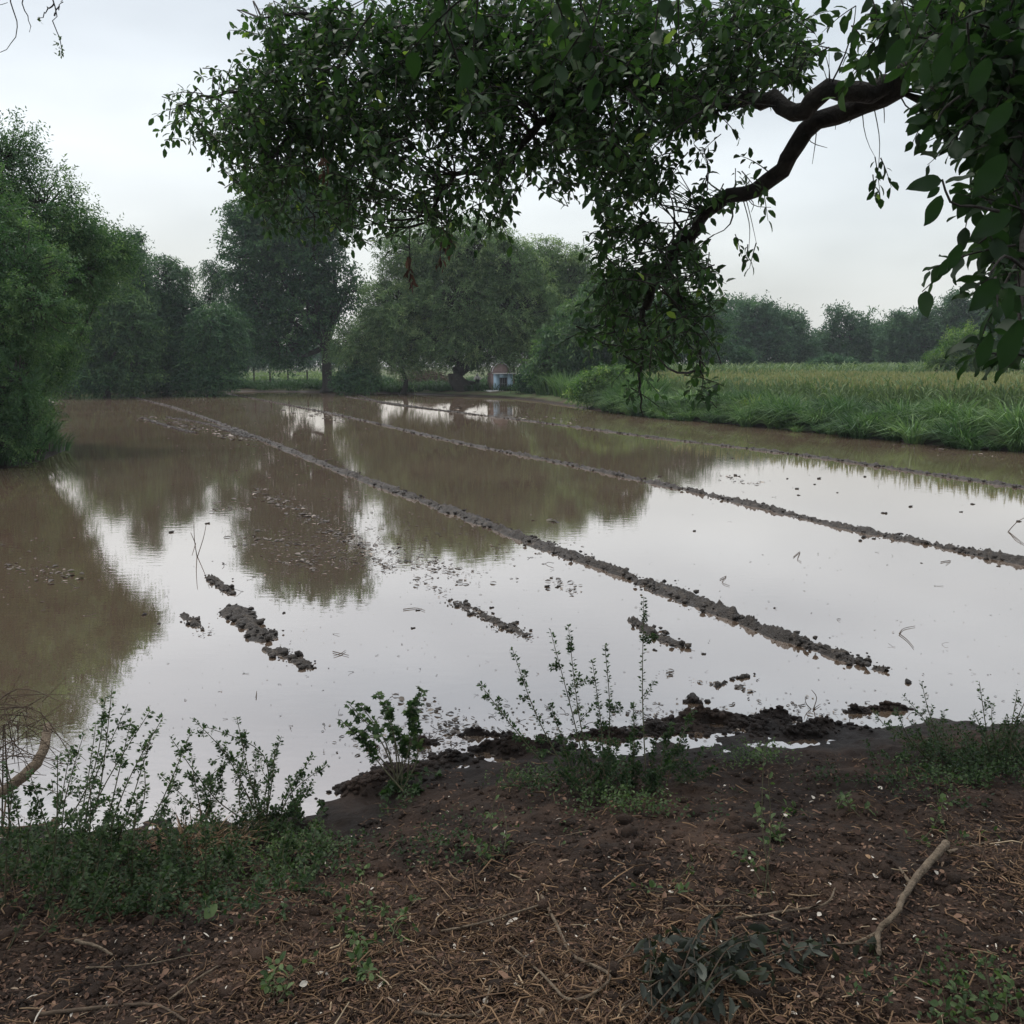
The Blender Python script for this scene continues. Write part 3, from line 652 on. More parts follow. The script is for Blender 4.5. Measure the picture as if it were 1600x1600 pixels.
tag(acc.build('tall_grass', M['grass']), 'thick tufts of long green grass along the far right bank', 'grass', kind='stuff')
for px, py, lab, s in [(1180, 658, 'pale yellow green grass clump on the right bank, left of the two', 1.1), (1262, 662, 'pale yellow green grass clump on the right bank, right of the two', .9)]:
    g_ = G(px, py, .1); acc = Acc(); tussocks(acc, [(g_[0], g_[1] + .2, s), (g_[0] + .35, g_[1] + .4, s * .8)], 130, .95, .03, .25, (.3, .8), (.3, .8))
    tag(acc.build('grass_clump', M['yellow_grass'], loc=(g_[0], g_[1], H(g_[0], g_[1]))), lab, 'grass clump')
# tall weeds where the bank meets the trees
acc = Acc(); pts = []
for px, py in [(880, 625), (905, 628), (930, 630), (950, 632), (975, 636), (1000, 640), (900, 618), (940, 620), (970, 625), (1010, 632), (1030, 640), (860, 622)]:
    for _ in range(3):
        g_ = G(px + random.uniform(-10, 10), py, .1); pts.append((g_[0], g_[1] + random.uniform(.3, 2), random.uniform(.8, 1.5)))
tussocks(acc, pts, 120, 1.25, .05, .5, (.2, .7), (.5, 1))
tag(acc.build('tall_weeds', M['grass']), 'bright tall weeds at the corner where the trees end', 'weeds', kind='stuff')
tree('bush', 'bright leafy bush above the tall weeds at the water corner', 'bush', gp(955, 44), [(945, 600, 30, 22), (975, 595, 26, 18), (915, 612, 24, 14)],
     44, M['bush'], 420, 7, 7, .45, .13, .06, trunk_r=.05, trunks=3, shell=.2, gaps=.1, seed=341, split=.2)
# back bank: short grass and weeds
acc = Acc(); pts = []
for _ in range(1500):
    px = random.uniform(20, 880); py = random.uniform(586, 612)
    g_ = G(px, py, .25)
    if sdist(np.array([g_[0]]), np.array([g_[1]]))[0] < .3: continue
    if 600 < px < 800 and random.random() < .65: continue
    if g_[1] > 110: continue
    pts.append((g_[0], g_[1], random.uniform(.5, 1.5)))
for k in range(1100):
    px = 20 + 860 * random.random(); g_ = G(px, 611 + max(0, (px - 450)) * .022, 0); 
    y = g_[1] + .15 + 4.5 * random.random() ** 1.6
    if 640 < px < 810 and random.random() < .7: continue
    pts.append((g_[0] * y / g_[1], y, random.uniform(.5, 1.3)))
tussocks(acc, pts, 40, .55, .06, .6, (.3, 1.0), (0, .28))
tag(acc.build('bank_grass', M['grass']), 'low green grass and weeds along the far bank under the trees', 'grass', kind='stuff')
for k, (px, d, w_, h_, lab) in enumerate([(110, 57, 45, 16, 'dark low undergrowth bush at the far left end of the back bank'), (190, 60, 45, 15, 'dark low undergrowth bush beside the start of the nearest ridge'), (250, 63, 42, 16, 'undergrowth bush between the weeping trees on the back bank'),
        (320, 60, 40, 13, 'undergrowth bush just left of the fence gap'), (555, 63, 28, 14, 'undergrowth bush right of the tall dark trunk'), (850, 58, 34, 20, 'undergrowth bush right of the shrine')]):
    tree('undergrowth_bush', lab, 'bush', gp(px, d), [(px, 594, w_, h_ * .7), (px - w_ * .5, 597, w_ * .6, h_ * .5), (px + w_ * .6, 597, w_ * .6, h_ * .4)], d, M['dark'], 170, 7, 8, .7, .2, .08, trunk_r=.05, trunks=3, shell=.2, gaps=.08, seed=600 + 7 * k, split=.2)
# left bank undergrowth close to the water
acc = Acc(); pts = []
for _ in range(420):
    t = random.random() ** 1.6; a = np.array([-10.6, 18.4]); b = np.array([-33, 52]); q = a + (b - a) * t ** 1.3
    x, y = q[0] - random.uniform(-2.0, 4), q[1] + random.uniform(-1, 2)
    if sdist(np.array([x]), np.array([y]))[0] < .1: continue
    pts.append((x, y, random.uniform(.6, 1.4)))
tussocks(acc, pts, 60, .7, .04, .45, (.3, 1.0), (0, .5))
tag(acc.build('bank_weeds', M['grass']), 'dark weeds under the trees along the left bank', 'weeds', kind='stuff')

# crop field
def crop(name, label, n, y0, y1, h, lf, sc, heads=True, left=None):
    r = rng.random(n); y = y0 * (y1 / y0) ** r
    x = rng.uniform(-.05, 1.0, n)
    xl = (960 - 800) / F * y + 1.5; xr = (1750 - 800) / F * y
    x = xl + (xr - xl) * rng.random(n)
    k = sdist(x, y) > 2.6 + (y < 40) * 0
    if left: k = ~((x > 0)) if False else k
    x, y = x[k], y[k]; n = len(x)
    z = height(x, y); hh = h * rng.uniform(.82, 1.12, n) * (1 + .35 * fbm(x * .25, y * .25, 77, 3))
    acc = Acc()
    base = np.stack([x, y, z], -1)
    K = lf
    rt = np.repeat(base, K, 0); rt[:, 2] += np.repeat(hh, K) * np.tile(np.linspace(.25, .85, K), n)
    a = rng.uniform(0, 6.28, n * K); dv = np.stack([np.cos(a), np.sin(a), 0 * a], -1)
    blades(acc, rt, dv, rng.uniform(.35, .6, n * K) * sc, rng.uniform(.03, .055, n * K) * sc, rng.uniform(.5, 1.0, n * K), rng.uniform(0, .6, n * K))
    # stalks
    tubes(acc, np.stack([base, base + np.stack([0 * hh, 0 * hh, hh], -1)], 1), np.full((n, 2), .008 * sc), 3, .3)
    if heads:
        p = base + np.stack([0 * hh, 0 * hh, hh], -1) + 0
        for ang in (0, 1.57):
            d = np.stack([rng.normal(size=n) * .15, rng.normal(size=n) * .15, np.ones(n)], -1)
            nn = np.tile(np.array([math.cos(ang), math.sin(ang), 0]), (n, 1))
            leaves(acc, p - np.array([0, 0, .03]), d, nn, .2 * sc * rng.uniform(.7, 1.2, n), .055 * sc, T_DIAMOND, rng.uniform(.63, 1, n))
    return tag(acc.build(name, M['crop']), label, 'crop', kind='stuff')
crop('crop_plants', 'ripening grain crop with tan seed heads filling the field behind the right bank', 9000, 24, 62, 1.12, 5, 1.0)
crop('green_crop_plants', 'paler green crop at the back of the field before the far trees', 7000, 58, 100, 1.35, 4, 1.8, heads=False)
# pale field seen through the gap under the left trees
n = 3000; y = rng.uniform(78, 118, n); x = (rng.uniform(80, 560, n) - 800) / F * y
acc = Acc(); z = height(x, y); a = rng.uniform(0, 6.28, n)
blades(acc, np.stack([x, y, z], -1), np.stack([np.cos(a), np.sin(a), 0 * a], -1), rng.uniform(.6, 1.2, n), rng.uniform(.15, .3, n), rng.uniform(.3, .9, n), rng.uniform(.3, .6, n))
tag(acc.build('distant_crop', M['crop']), 'pale green crop seen through the gap beside the tall dark trunk', 'crop', kind='stuff')

# ------------------------------------------------------------------ shrine, fence and things on the far bank
def box(acc, c, s, rz=0, tone=.5):
    c = np.asarray(c, float); s = np.asarray(s, float) / 2
    v = np.array([(x, y, z) for x in (-1, 1) for y in (-1, 1) for z in (-1, 1)]) * s
    ca, sa = math.cos(rz), math.sin(rz); v = np.stack([v[:, 0] * ca - v[:, 1] * sa, v[:, 0] * sa + v[:, 1] * ca, v[:, 2]], -1) + c
    acc.add(v, [(0, 1, 3, 2), (4, 6, 7, 5), (0, 4, 5, 1), (2, 3, 7, 6), (0, 2, 6, 4), (1, 5, 7, 3)], None, tone)
def lathe(acc, prof, seg=20, c=(0, 0, 0)):
    prof = np.array(prof, float); th = np.arange(seg) * 2 * math.pi / seg; k = len(prof)
    v = np.stack([prof[:, 0][:, None] * np.cos(th), prof[:, 0][:, None] * np.sin(th), np.repeat(prof[:, 1][:, None], seg, 1)], -1) + np.array(c)
    i, j = np.meshgrid(np.arange(k - 1), np.arange(seg), indexing='ij')
    f = np.stack([i * seg + j, i * seg + (j + 1) % seg, (i + 1) * seg + (j + 1) % seg, (i + 1) * seg + j], -1).reshape(-1, 4)
    acc.add(v, f)
sx, sy = gp(782, 57.5); sz = H(sx, sy)
g_ = G(782, 612.5, .22); sx, sy = g_[0], g_[1]; sz = .2
sc_ = g_[1] / F     # metres per photo pixel there
shr = thing('shrine', (sx, sy, sz), 'small shrine with blue front, weathered side wall and pinkish dome by the water', 'shrine')
def part(acc, nm, m, par, sm=False):
    return acc.build(nm, m, par, sm)
RZ = R(22); shr.rotation_euler = (0, 0, RZ); shr.scale = (1.15, 1.15, 1.15)
a = Acc(); box(a, (0, 0, .03), (1.75, 1.35, .22)); part(a, 'platform', M['white_stone'], shr)
a = Acc(); box(a, (0, .1, .62), (1.15, 1.0, .96)); part(a, 'wall', M['red_wall'], shr)
a = Acc()                                              # blue front: two piers, lintel
box(a, (-.40, -.415, .60), (.36, .03, .92)); box(a, (.42, -.415, .60), (.32, .03, .92)); box(a, (.02, -.415, .95), (.48, .03, .22))
part(a, 'front_panel', M['blue_paint'], shr)
a = Acc(); box(a, (.02, -.402, .49), (.48, .012, .70)); dr = part(a, 'door', M['door_shade_post'], shr)  # flat panel on the wall, coloured as the shade of a recess
a = Acc()
for x in (-.15, -.04, .08, .19): box(a, (x, -.425, .49), (.022, .022, .70))
box(a, (.02, -.43, .5), (.46, .018, .03)); part(a, 'grille', M['grey_stone'], dr)
a = Acc(); box(a, (.02, -.56, 1.08), (1.3, .5, .05)); part(a, 'awning', M['white_stone'], shr)
a = Acc(); lathe(a, [(.53, 1.06), (.54, 1.2), (.50, 1.36), (.41, 1.5), (.27, 1.6), (.10, 1.66), (.0, 1.67)], 24, (0, .1, 0)); part(a, 'dome', M['red_wall'], shr, True)
a = Acc()
for s_ in (-1, 1):
    th = np.linspace(.12, 1.45, 9); pp = np.stack([s_ * .565 * np.cos(th), np.full(9, -.12), 1.08 + .60 * np.sin(th)], -1); tubes(a, pp, np.full(9, .035), 6)
part(a, 'dome_rim', M['white_stone'], shr, True)
a = Acc(); lathe(a, [(.13, 1.64), (.15, 1.7), (.07, 1.75), (.13, 1.8), (.10, 1.86), (.03, 1.9), (.0, 1.93)], 14, (0, .1, 0)); part(a, 'finial', M['grey_stone'], shr, True)
g_ = G(746, 606, .25)
cn = thing('stone_marker', (g_[0], g_[1], .2), 'small grey cone topped stone post in the tree shade left of the shrine', 'marker')
a = Acc(); box(a, (0, 0, .33), (.34, .34, .7)); part(a, 'post', M['door_shade_post'], cn)
a = Acc(); lathe(a, [(.30, .68), (.28, .74), (.14, .92), (.05, 1.1), (.0, 1.22)], 12); part(a, 'cap', M['grey_stone'], cn)
a = Acc()
for px0, px1, py in ((712, 728, 609.5), (728, 745, 609.5), (744, 763, 610.5)):
    p0 = G(px0, py, .2); p1 = G(px1, py, .2); c = (p0 + p1) / 2; box(a, (c[0], c[1], .2), ((p1 - p0)[0] * .95, .35, .16), random.uniform(-.05, .05))
tag(a.build('stone_kerb', M['white_stone'], loc=(g_[0], g_[1], .1)), 'low row of pale stone slabs left of the shrine', 'kerb')
g_ = G(866, 615, .15); a = Acc(); box(a, (0, 0, .06), (.6, .3, .12), .1); o = a.build('stone_slab', M['white_stone']); o.location = (g_[0], g_[1], H(g_[0], g_[1])); tag(o, 'single pale stone slab right of the shrine at the water', 'slab')
# pale pole trunks by the shrine
for k, (x0, y0, x1, y1, r, lab) in enumerate([(797, 607, 794, 560, .10, 'leaning pale bare trunk right behind the shrine'), (803, 606, 800, 545, .08, 'thin upright pale trunk right of the shrine')]):
    b = G(x0, y0, .3); t_ = P(x1, y1, b[1]); a = Acc(); pp = spline([b, b * .5 + t_ * .5 + np.array([.08, 0, 0]), t_], 7); tubes(a, pp, np.linspace(r, r * .6, 7), 7)
    tag(a.build('dead_tree', M['pale_bark'], loc=b, smooth=True), lab, 'dead tree')
# brush heap
g_ = G(665, 603, .3); a = Acc(); n = 260
th = rng.uniform(0, 6.28, n); c = np.stack([g_[0] + rng.normal(size=n) * 1.2, g_[1] + 2 + rng.normal(size=n) * .7, .35 + rng.random(n) * .8], -1); c[:, 2] *= np.exp(-((c[:, 0] - g_[0]) / 1.9) ** 2) 
c[:, 2] += .3
dv = np.stack([np.cos(th), np.sin(th) * .5, rng.normal(size=n) * .25], -1) * rng.uniform(.4, 1.1, (n, 1))
tubes(a, np.stack([c - dv, c + rng.normal(size=(n, 3)) * .08, c + dv], 1), np.tile([.03, .025, .012], (n, 1)), 4)
tag(a.build('brush_heap', M['twig'], loc=(g_[0], g_[1], .3)), 'heap of dry brown cut branches under the broad pale tree', 'brush heap')
# fence
fe = thing('fence', (*gp(430, 74), .3), 'low wire fence with wooden posts across the gap beside the tall dark trunk', 'fence')
fo = np.array(fe.location); 
for k, px in enumerate((372, 397, 422, 450, 480)):
    a = Acc(); q = np.array([*gp(px, 73 + k * .5), 0]); z = H(q[0], q[1]); hgt = 1.5 if px == 397 else 1.2
    tubes(a, np.array([q + (0, 0, z - .1), q + (0.03, 0, z + hgt)]) - fo, np.array([.07, .055]), 6); a.build('post', M['bark'], fe)
a = Acc()
for hh in (.4, .8, 1.1):
    q0 = np.array([*gp(372, 73), .3 + hh]); q1 = np.array([*gp(480, 75), .3 + hh]); tubes(a, np.array([q0, q1]) - fo, np.array([.012, .012]), 4)
a.build('wire', M['grey_stone'], fe)

# ------------------------------------------------------------------ the big tree overhead
TB = np.array([3.5, 2.9, 0.]); TB[2] = H(TB[0], TB[1]) - .05
big = thing('overhanging_tree', tuple(TB), 'big broadleaf tree whose limbs and leaves hang across the top and right of the view', 'tree')
tk = Acc()
def limb(pts, r0, r1, n=26, sides=9, wob=.012):
    p = spline(pts, n); rad = np.linspace(r0, r1, n) * (1 + .28 * fbm(np.linspace(0, 5, n) + r0 * 99, np.zeros(n), 5, 3))
    p[1:-1] += rng.normal(size=(n - 2, 3)) * wob
    tubes(tk, p, rad, sides); return p
limb([TB, TB + (0.02, .0, .7), TB + (-.1, .1, 1.5), TB + (-.15, .2, 2.3)], .34, .24, 18, 14)
F0 = TB + np.array((-.15, .2, 2.2))
skel = []
skel.append(limb([F0, P(1700, 40, 4.3), P(1540, 50, 4.8), P(1440, 95, 5.1), P(1395, 135, 5.25), P(1330, 178, 5.4), P(1270, 195, 5.5), P(1228, 250, 5.6), P(1185, 290, 5.75), P(1118, 318, 5.9), P(1080, 360, 6.05), P(1030, 425, 6.2), P(1010, 480, 6.3)], .105, .03, 60, 10, .014))
skel.append(limb([P(1395, 135, 5.25), P(1350, 146, 5.2), P(1295, 140, 5.25), P(1245, 175, 5.35), P(1190, 155, 5.5), P(1120, 162, 5.7), P(1030, 130, 5.9), P(900, 150, 6.1), P(790, 250, 6.3), P(720, 275, 6.4), P(690, 300, 6.5), P(675, 345, 6.5)], .055, .014, 46, 8, .012))
skel.append(limb([P(1030, 130, 5.9), P(860, 60, 6.3), P(700, 80, 6.7), P(560, 130, 7.0), P(480, 190, 7.2), P(420, 240, 7.3)], .045, .015, 30, 7))
skel.append(limb([P(700, 80, 6.7), P(560, 60, 7.1), P(420, 130, 7.4), P(330, 150, 7.5), P(280, 165, 7.5)], .03, .008, 24, 6))
skel.append(limb([P(560, 60, 7.1), P(480, 20, 7.2), P(410, 30, 7.3)], .02, .006, 14, 5))
skel.append(limb([P(1030, 425, 6.2), P(985, 470, 6.4), P(960, 520, 6.5)], .03, .01, 12, 6))
skel.append(limb([P(1010, 480, 6.3), P(1005, 540, 6.2), P(1000, 600, 6.1), P(1005, 650, 6.05)], .022, .004, 14, 5))
skel.append(limb([P(1030, 425, 6.2), P(1065, 470, 6.1), P(1090, 540, 6.0), P(1098, 600, 5.95)], .02, .004, 14, 5))
skel.append(limb([P(1700, 40, 4.3), P(1650, 150, 3.6), P(1610, 260, 3.1), P(1600, 380, 2.8), P(1600, 480, 2.6), P(1590, 560, 2.5)], .045, .004, 26, 7))
skel.append(limb([F0, TB + (-1.4, .6, 3.6), P(1100, -150, 3.6), P(900, -120, 3.4), P(750, -60, 3.3)], .13, .02, 30, 8))
skel.append(limb([F0, TB + (-1.2, -1.2, 3.5), TB + (-3.2, -1.6, 4.2), TB + (-5.5, -1.2, 4.6)], .13, .03, 30, 8))
skel.append(limb([F0, TB + (-1.0, 1.8, 3.6), P(800, -250, 5.5), P(500, -160, 6.0)], .12, .03, 30, 8))
skel.append(limb([F0, TB + (1.0, .5, 3.6), TB + (2.5, 1.4, 4.6)], .12, .03, 20, 8))
skel.append(limb([TB + (-1.0, 1.8, 3.6), P(1200, -200, 5.8), P(1150, 20, 6.0), P(1130, 90, 6.1)], .05, .012, 20, 6))
SK = np.concatenate(skel)
lf = Acc(); tw = Acc()
def sprig(centers, nleaf, tl, ll, droop, tone0=.40, hang=.0, lw=.54, tpl=None):
    """twigs carrying alternate leaves; each twig hangs on a branchlet that runs back to the nearest limb"""
    n = len(centers)
    idx = np.array([np.argmin(((SK - c) ** 2).sum(1)) for c in centers]); near_ = SK[idx]
    v = norm(centers - near_ + 1e-4) ; dv = norm(v * .5 + rdir(n) * .8 + np.array([0, 0, -hang]))
    tlen = tl * rng.uniform(.6, 1.3, n)
    s0 = centers - dv * tlen[:, None] * .5
    K = 5; t = np.linspace(0, 1, K)
    pts = s0[:, None] + dv[:, None] * (tlen[:, None] * t)[..., None]; pts[..., 2] -= droop * tlen[:, None] * t ** 2
    tubes(tw, pts, np.broadcast_to(np.linspace(.004, .0015, K)[None], (n, K)), 4)
    # thin branchlet back to the limb for one in three
    pick = (rng.random(n) < .35) & (np.linalg.norm(near_ - centers, axis=1) < .8); m = pick.sum()
    a = near_[pick]; b = s0[pick]; dist = np.linalg.norm(b - a, axis=1)
    tq = np.linspace(0, 1, 6)[None, :, None]; sag = rng.normal(size=(m, 1, 3)) * .12 * dist[:, None, None]
    br = a[:, None] * (1 - tq) + b[:, None] * tq + sag * 4 * tq * (1 - tq) * .6
    tubes(tw, br, np.linspace(.011, .004, 6)[None] * np.clip(dist, .3, 1.2)[:, None], 4)
    tt = (np.arange(nleaf) + .7) / nleaf
    pos = s0[:, None] + dv[:, None] * (tlen[:, None] * tt)[..., None]; pos[..., 2] -= droop * tlen[:, None] * tt ** 2
    ax = norm(np.cross(dv, rdir(n))); ay = np.cross(dv, ax)
    ph = rng.uniform(0, 6.28, n)[:, None] + np.arange(nleaf)[None] * 2.4
    rad = ax[:, None] * np.cos(ph)[..., None] + ay[:, None] * np.sin(ph)[..., None]
    ld = norm(dv[:, None] * .6 + rad * .9 + np.array([0, 0, -.35]) + rng.normal(size=(n, nleaf, 3)) * .2)
    pos = (pos + ld * .008).reshape(-1, 3); ld = ld.reshape(-1, 3); k = len(pos)
    tone = np.clip(np.repeat(tone0 + rng.normal(size=n) * .15, nleaf) + rng.normal(size=k) * .14, 0, .93)
    yl = rng.random(k) < .012; tone[yl] = 1
    L_ = ll * rng.uniform(.55, 1.2, k)
    leaves(lf, pos, ld, norm(rdir(k) * .7 + np.array([0, 0, 1])), L_, L_ * lw * rng.uniform(.85, 1.15, k), tpl or T_LEAF, tone, bend=rng.uniform(0, .25, k))
def zone(cx, cy, rx, ry, d, dens=1.0, ll=.064, tl=.24, nleaf=9, dj=.45, hang=.1, droop=.2):
    s = d / F; area = math.pi * rx * ry * s * s
    n = max(2, int(area * (4.8 * dens if dens < .75 else 6.0 * dens) / (nleaf * ll * ll * .36)))
    r = rng.random(n) ** .5; th = rng.uniform(0, 6.28, n); dd = d + rng.normal(size=n) * dj
    px = cx + rx * r * np.cos(th); py = cy + ry * r * np.sin(th)
    keep = (fbm(px / 38 + dd, py / 38, int(cx + cy), 3) > -.13) & (fbm(px / 30, py / 30, 500, 2) > -.24)
    c = np.array([P(a, b, e) for a, b, e, k in zip(px, py, dd, keep) if k])
    if len(c): sprig(c, nleaf, tl, ll, droop, hang=hang, tpl=T_BIG if d < 3.7 else T_LEAF, tone0=.12 if d < 3.7 else .42)  # near twigs get a darker tone: backlit silhouette put into leaf colour
Zs = [(295, 180, 42, 42, 7.5, .55), (350, 125, 38, 34, 7.4, .6), (370, 190, 62, 60, 7.4, .9), (340, 235, 36, 30, 7.4, .6), (440, 150, 75, 80, 7.3, 1.15), (410, 35, 30, 28, 7.2, .35), (470, 45, 55, 55, 7.2, .8), (400, 262, 42, 40, 7.3, .8), (440, 290, 55, 45, 7.2, .8),
      (560, 90, 90, 100, 7.0, 1.2), (540, 230, 90, 75, 7.0, 1.0), (560, 310, 60, 45, 6.9, .6), (680, 90, 110, 110, 6.6, 1.2), (640, 210, 80, 60, 6.6, .8), (690, 300, 50, 42, 6.5, .75), (700, 360, 24, 30, 6.5, .6), (760, 320, 38, 36, 6.5, .7),
      (500, 335, 50, 34, 7.2, .7), (440, 345, 34, 24, 7.3, .5), (590, 350, 44, 30, 7.0, .6), (640, 330, 50, 30, 6.5, .4), (800, 90, 120, 110, 6.3, 1.2), (800, 220, 90, 50, 6.3, .85), (775, 270, 40, 50, 6.3, .7), (930, 90, 110, 110, 6.2, 1.3), (900, 220, 70, 55, 6.2, 1.0), (870, 295, 26, 32, 6.2, .35), (930, 290, 38, 30, 6.2, .45), (965, 230, 60, 50, 6.2, .9),
      (1050, 90, 100, 100, 6.0, 1.35), (1010, 250, 48, 50, 6.1, .8), (1080, 185, 50, 34, 5.8, .7), (1180, 60, 90, 75, 6.0, 1.15), (1235, 120, 36, 34, 5.9, .6), (1150, 130, 50, 34, 5.9, 1.0), (1000, 330, 50, 50, 6.2, .7),
      (1110, 250, 22, 32, 5.9, .45), (1125, 300, 55, 22, 5.9, .55), (1060, 310, 40, 30, 6.1, .5), (950, 320, 30, 40, 6.2, .45), (980, 390, 55, 45, 6.3, .9), (1060, 400, 48, 45, 6.2, .85), (1185, 265, 28, 26, 5.7, .4), (1205, 300, 14, 20, 5.7, .4),
      (960, 450, 50, 42, 6.4, 1.0), (1030, 460, 60, 45, 6.2, 1.0), (1100, 430, 30, 30, 6.1, .55), (940, 510, 38, 40, 6.4, .8), (1010, 530, 55, 45, 6.2, .9), (1085, 520, 36, 42, 6.0, .8), (1000, 595, 26, 36, 6.1, .7), (1095, 600, 22, 26, 5.95, .6), (1005, 645, 12, 22, 6.05, .5),
      (1105, 480, 24, 26, 6.0, .6)]
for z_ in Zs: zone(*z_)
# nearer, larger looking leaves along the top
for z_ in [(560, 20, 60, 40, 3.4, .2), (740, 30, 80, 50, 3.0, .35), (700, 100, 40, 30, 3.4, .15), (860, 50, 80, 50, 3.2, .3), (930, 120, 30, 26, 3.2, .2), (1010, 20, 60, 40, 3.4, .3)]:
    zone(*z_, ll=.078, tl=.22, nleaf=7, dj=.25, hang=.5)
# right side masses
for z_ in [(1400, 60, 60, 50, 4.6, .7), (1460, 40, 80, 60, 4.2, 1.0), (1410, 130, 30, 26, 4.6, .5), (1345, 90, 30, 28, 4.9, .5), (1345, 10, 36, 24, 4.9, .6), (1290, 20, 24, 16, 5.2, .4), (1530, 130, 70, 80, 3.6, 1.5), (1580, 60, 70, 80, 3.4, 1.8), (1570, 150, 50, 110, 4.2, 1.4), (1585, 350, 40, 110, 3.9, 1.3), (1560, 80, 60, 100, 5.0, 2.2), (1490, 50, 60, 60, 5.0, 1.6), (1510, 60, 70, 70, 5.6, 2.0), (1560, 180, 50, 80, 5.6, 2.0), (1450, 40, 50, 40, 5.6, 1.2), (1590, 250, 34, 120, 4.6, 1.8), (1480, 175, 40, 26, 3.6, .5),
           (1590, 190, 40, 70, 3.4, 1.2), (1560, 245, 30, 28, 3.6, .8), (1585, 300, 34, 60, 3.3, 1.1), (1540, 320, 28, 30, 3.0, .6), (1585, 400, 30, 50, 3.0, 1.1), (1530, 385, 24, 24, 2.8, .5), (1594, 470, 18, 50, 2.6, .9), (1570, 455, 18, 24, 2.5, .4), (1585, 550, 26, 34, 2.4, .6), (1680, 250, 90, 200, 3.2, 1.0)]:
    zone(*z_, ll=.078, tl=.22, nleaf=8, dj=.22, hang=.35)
# placed big leaves at the right (very near)
def big_leaf(px, py, d, ang, ln, wd=.5, tone=.02, nx=.2):  # near-black default tone paints the leaf as a silhouette against the sky
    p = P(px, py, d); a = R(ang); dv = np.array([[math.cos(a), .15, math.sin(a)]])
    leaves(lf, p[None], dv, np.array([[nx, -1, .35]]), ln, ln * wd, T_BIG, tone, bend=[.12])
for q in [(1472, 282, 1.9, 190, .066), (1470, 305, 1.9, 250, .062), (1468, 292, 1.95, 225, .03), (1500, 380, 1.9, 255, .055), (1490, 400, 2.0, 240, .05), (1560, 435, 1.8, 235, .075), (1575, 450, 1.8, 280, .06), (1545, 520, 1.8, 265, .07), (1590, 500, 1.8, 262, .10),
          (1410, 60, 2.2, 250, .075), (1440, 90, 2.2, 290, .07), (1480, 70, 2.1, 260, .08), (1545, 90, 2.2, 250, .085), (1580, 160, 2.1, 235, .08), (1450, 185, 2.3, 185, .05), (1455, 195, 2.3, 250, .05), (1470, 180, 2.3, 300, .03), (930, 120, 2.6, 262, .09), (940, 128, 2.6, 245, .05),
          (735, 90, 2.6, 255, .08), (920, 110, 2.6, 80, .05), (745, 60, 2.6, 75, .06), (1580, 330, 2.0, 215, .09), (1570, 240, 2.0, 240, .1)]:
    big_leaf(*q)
for pp in ([P(1560, 330, 1.95), P(1520, 322, 1.9), P(1490, 320, 1.9), P(1478, 300, 1.9), P(1472, 280, 1.9)], [P(1600, 420, 1.9), P(1570, 400, 1.85), P(1545, 430, 1.8)], [P(1500, 150, 2.3), P(1475, 170, 2.3), P(1465, 190, 2.3)]):
    tubes(tw, spline(pp, 9), np.linspace(.004, .002, 9), 5)
# little hanging sprigs below the limb
for x0, y0, x1, y1, d in [(1365, 165, 1372, 270, 5.3), (1162, 315, 1170, 390, 5.8), (1100, 235, 1104, 300, 5.8)]:
    p0 = P(x0, y0, d); p1 = P(x1, y1, d); tubes(tw, spline([p0, p0 * .5 + p1 * .5 + (.02, 0, 0), p1], 8), np.linspace(.004, .002, 8), 4)
    c = np.array([p1 + rng.normal(size=3) * .03 for _ in range(3)]); sprig(c, 7, .14, .06, .3, hang=1.4)
for k in range(14):
    j = random.randrange(10, 50); p0 = skel[0][j]; v = rng.normal(size=3) * .05; v[2] = -abs(v[2]) - .05
    tubes(tw, spline([p0, p0 + v * .6 + rng.normal(size=3) * .02, p0 + v * 1.3], 6), np.linspace(.004, .0015, 6), 4)
# foliage overhead and behind, outside the view: added to this tree's crown to shade the bank
c = np.stack([rng.uniform(-5, 7, 3600), rng.uniform(-3, 7.5, 3600), rng.uniform(3.6, 6.6, 3600)], -1)
px, py, fz = project(c); vis = (fz > 0) & (py > -230) & (px > -200) & (px < 1900)
c = c[~vis]; keep = fbm(c[:, 0] * .9, c[:, 1] * .9 + c[:, 2], 88, 3) > -.08; c = c[keep]
sprig(c, 7, .34, .13, .2)
# dead brown hanging leaf strings
dead = Acc()
for x0, y0, x1, y1 in [(690, 350, 688, 415), (700, 350, 703, 400), (640, 395, 641, 450), (505, 240, 508, 280)]:
    n = 18; t = rng.random(n); pos = np.array([P(x0 + (x1 - x0) * q, y0 + (y1 - y0) * q, 6.4) for q in t]) + rng.normal(size=(n, 3)) * .012
    leaves(dead, pos, np.array([0, 0, -1]) + rng.normal(size=(n, 3)) * .4, rdir(n), .06, .022, T_LEAF, rng.uniform(.2, .7, n))
    tubes(tw, np.array([P(x0, y0 - 40, 6.4), P(x0, y0, 6.4), P(x1, y1, 6.4)]), np.array([.003, .003, .002]), 4)
for acc_, nm, mt in ((tk, 'trunk', M['bark']), (tw, 'twigs', M['bark']), (lf, 'crown', M['canopy']), (dead, 'dead_leaves', M['litter'])):
    o = acc_.build(nm, mt, None, smooth=(nm in ('trunk', 'twigs')), loc=TB); o.location = (0, 0, 0); o.parent = big

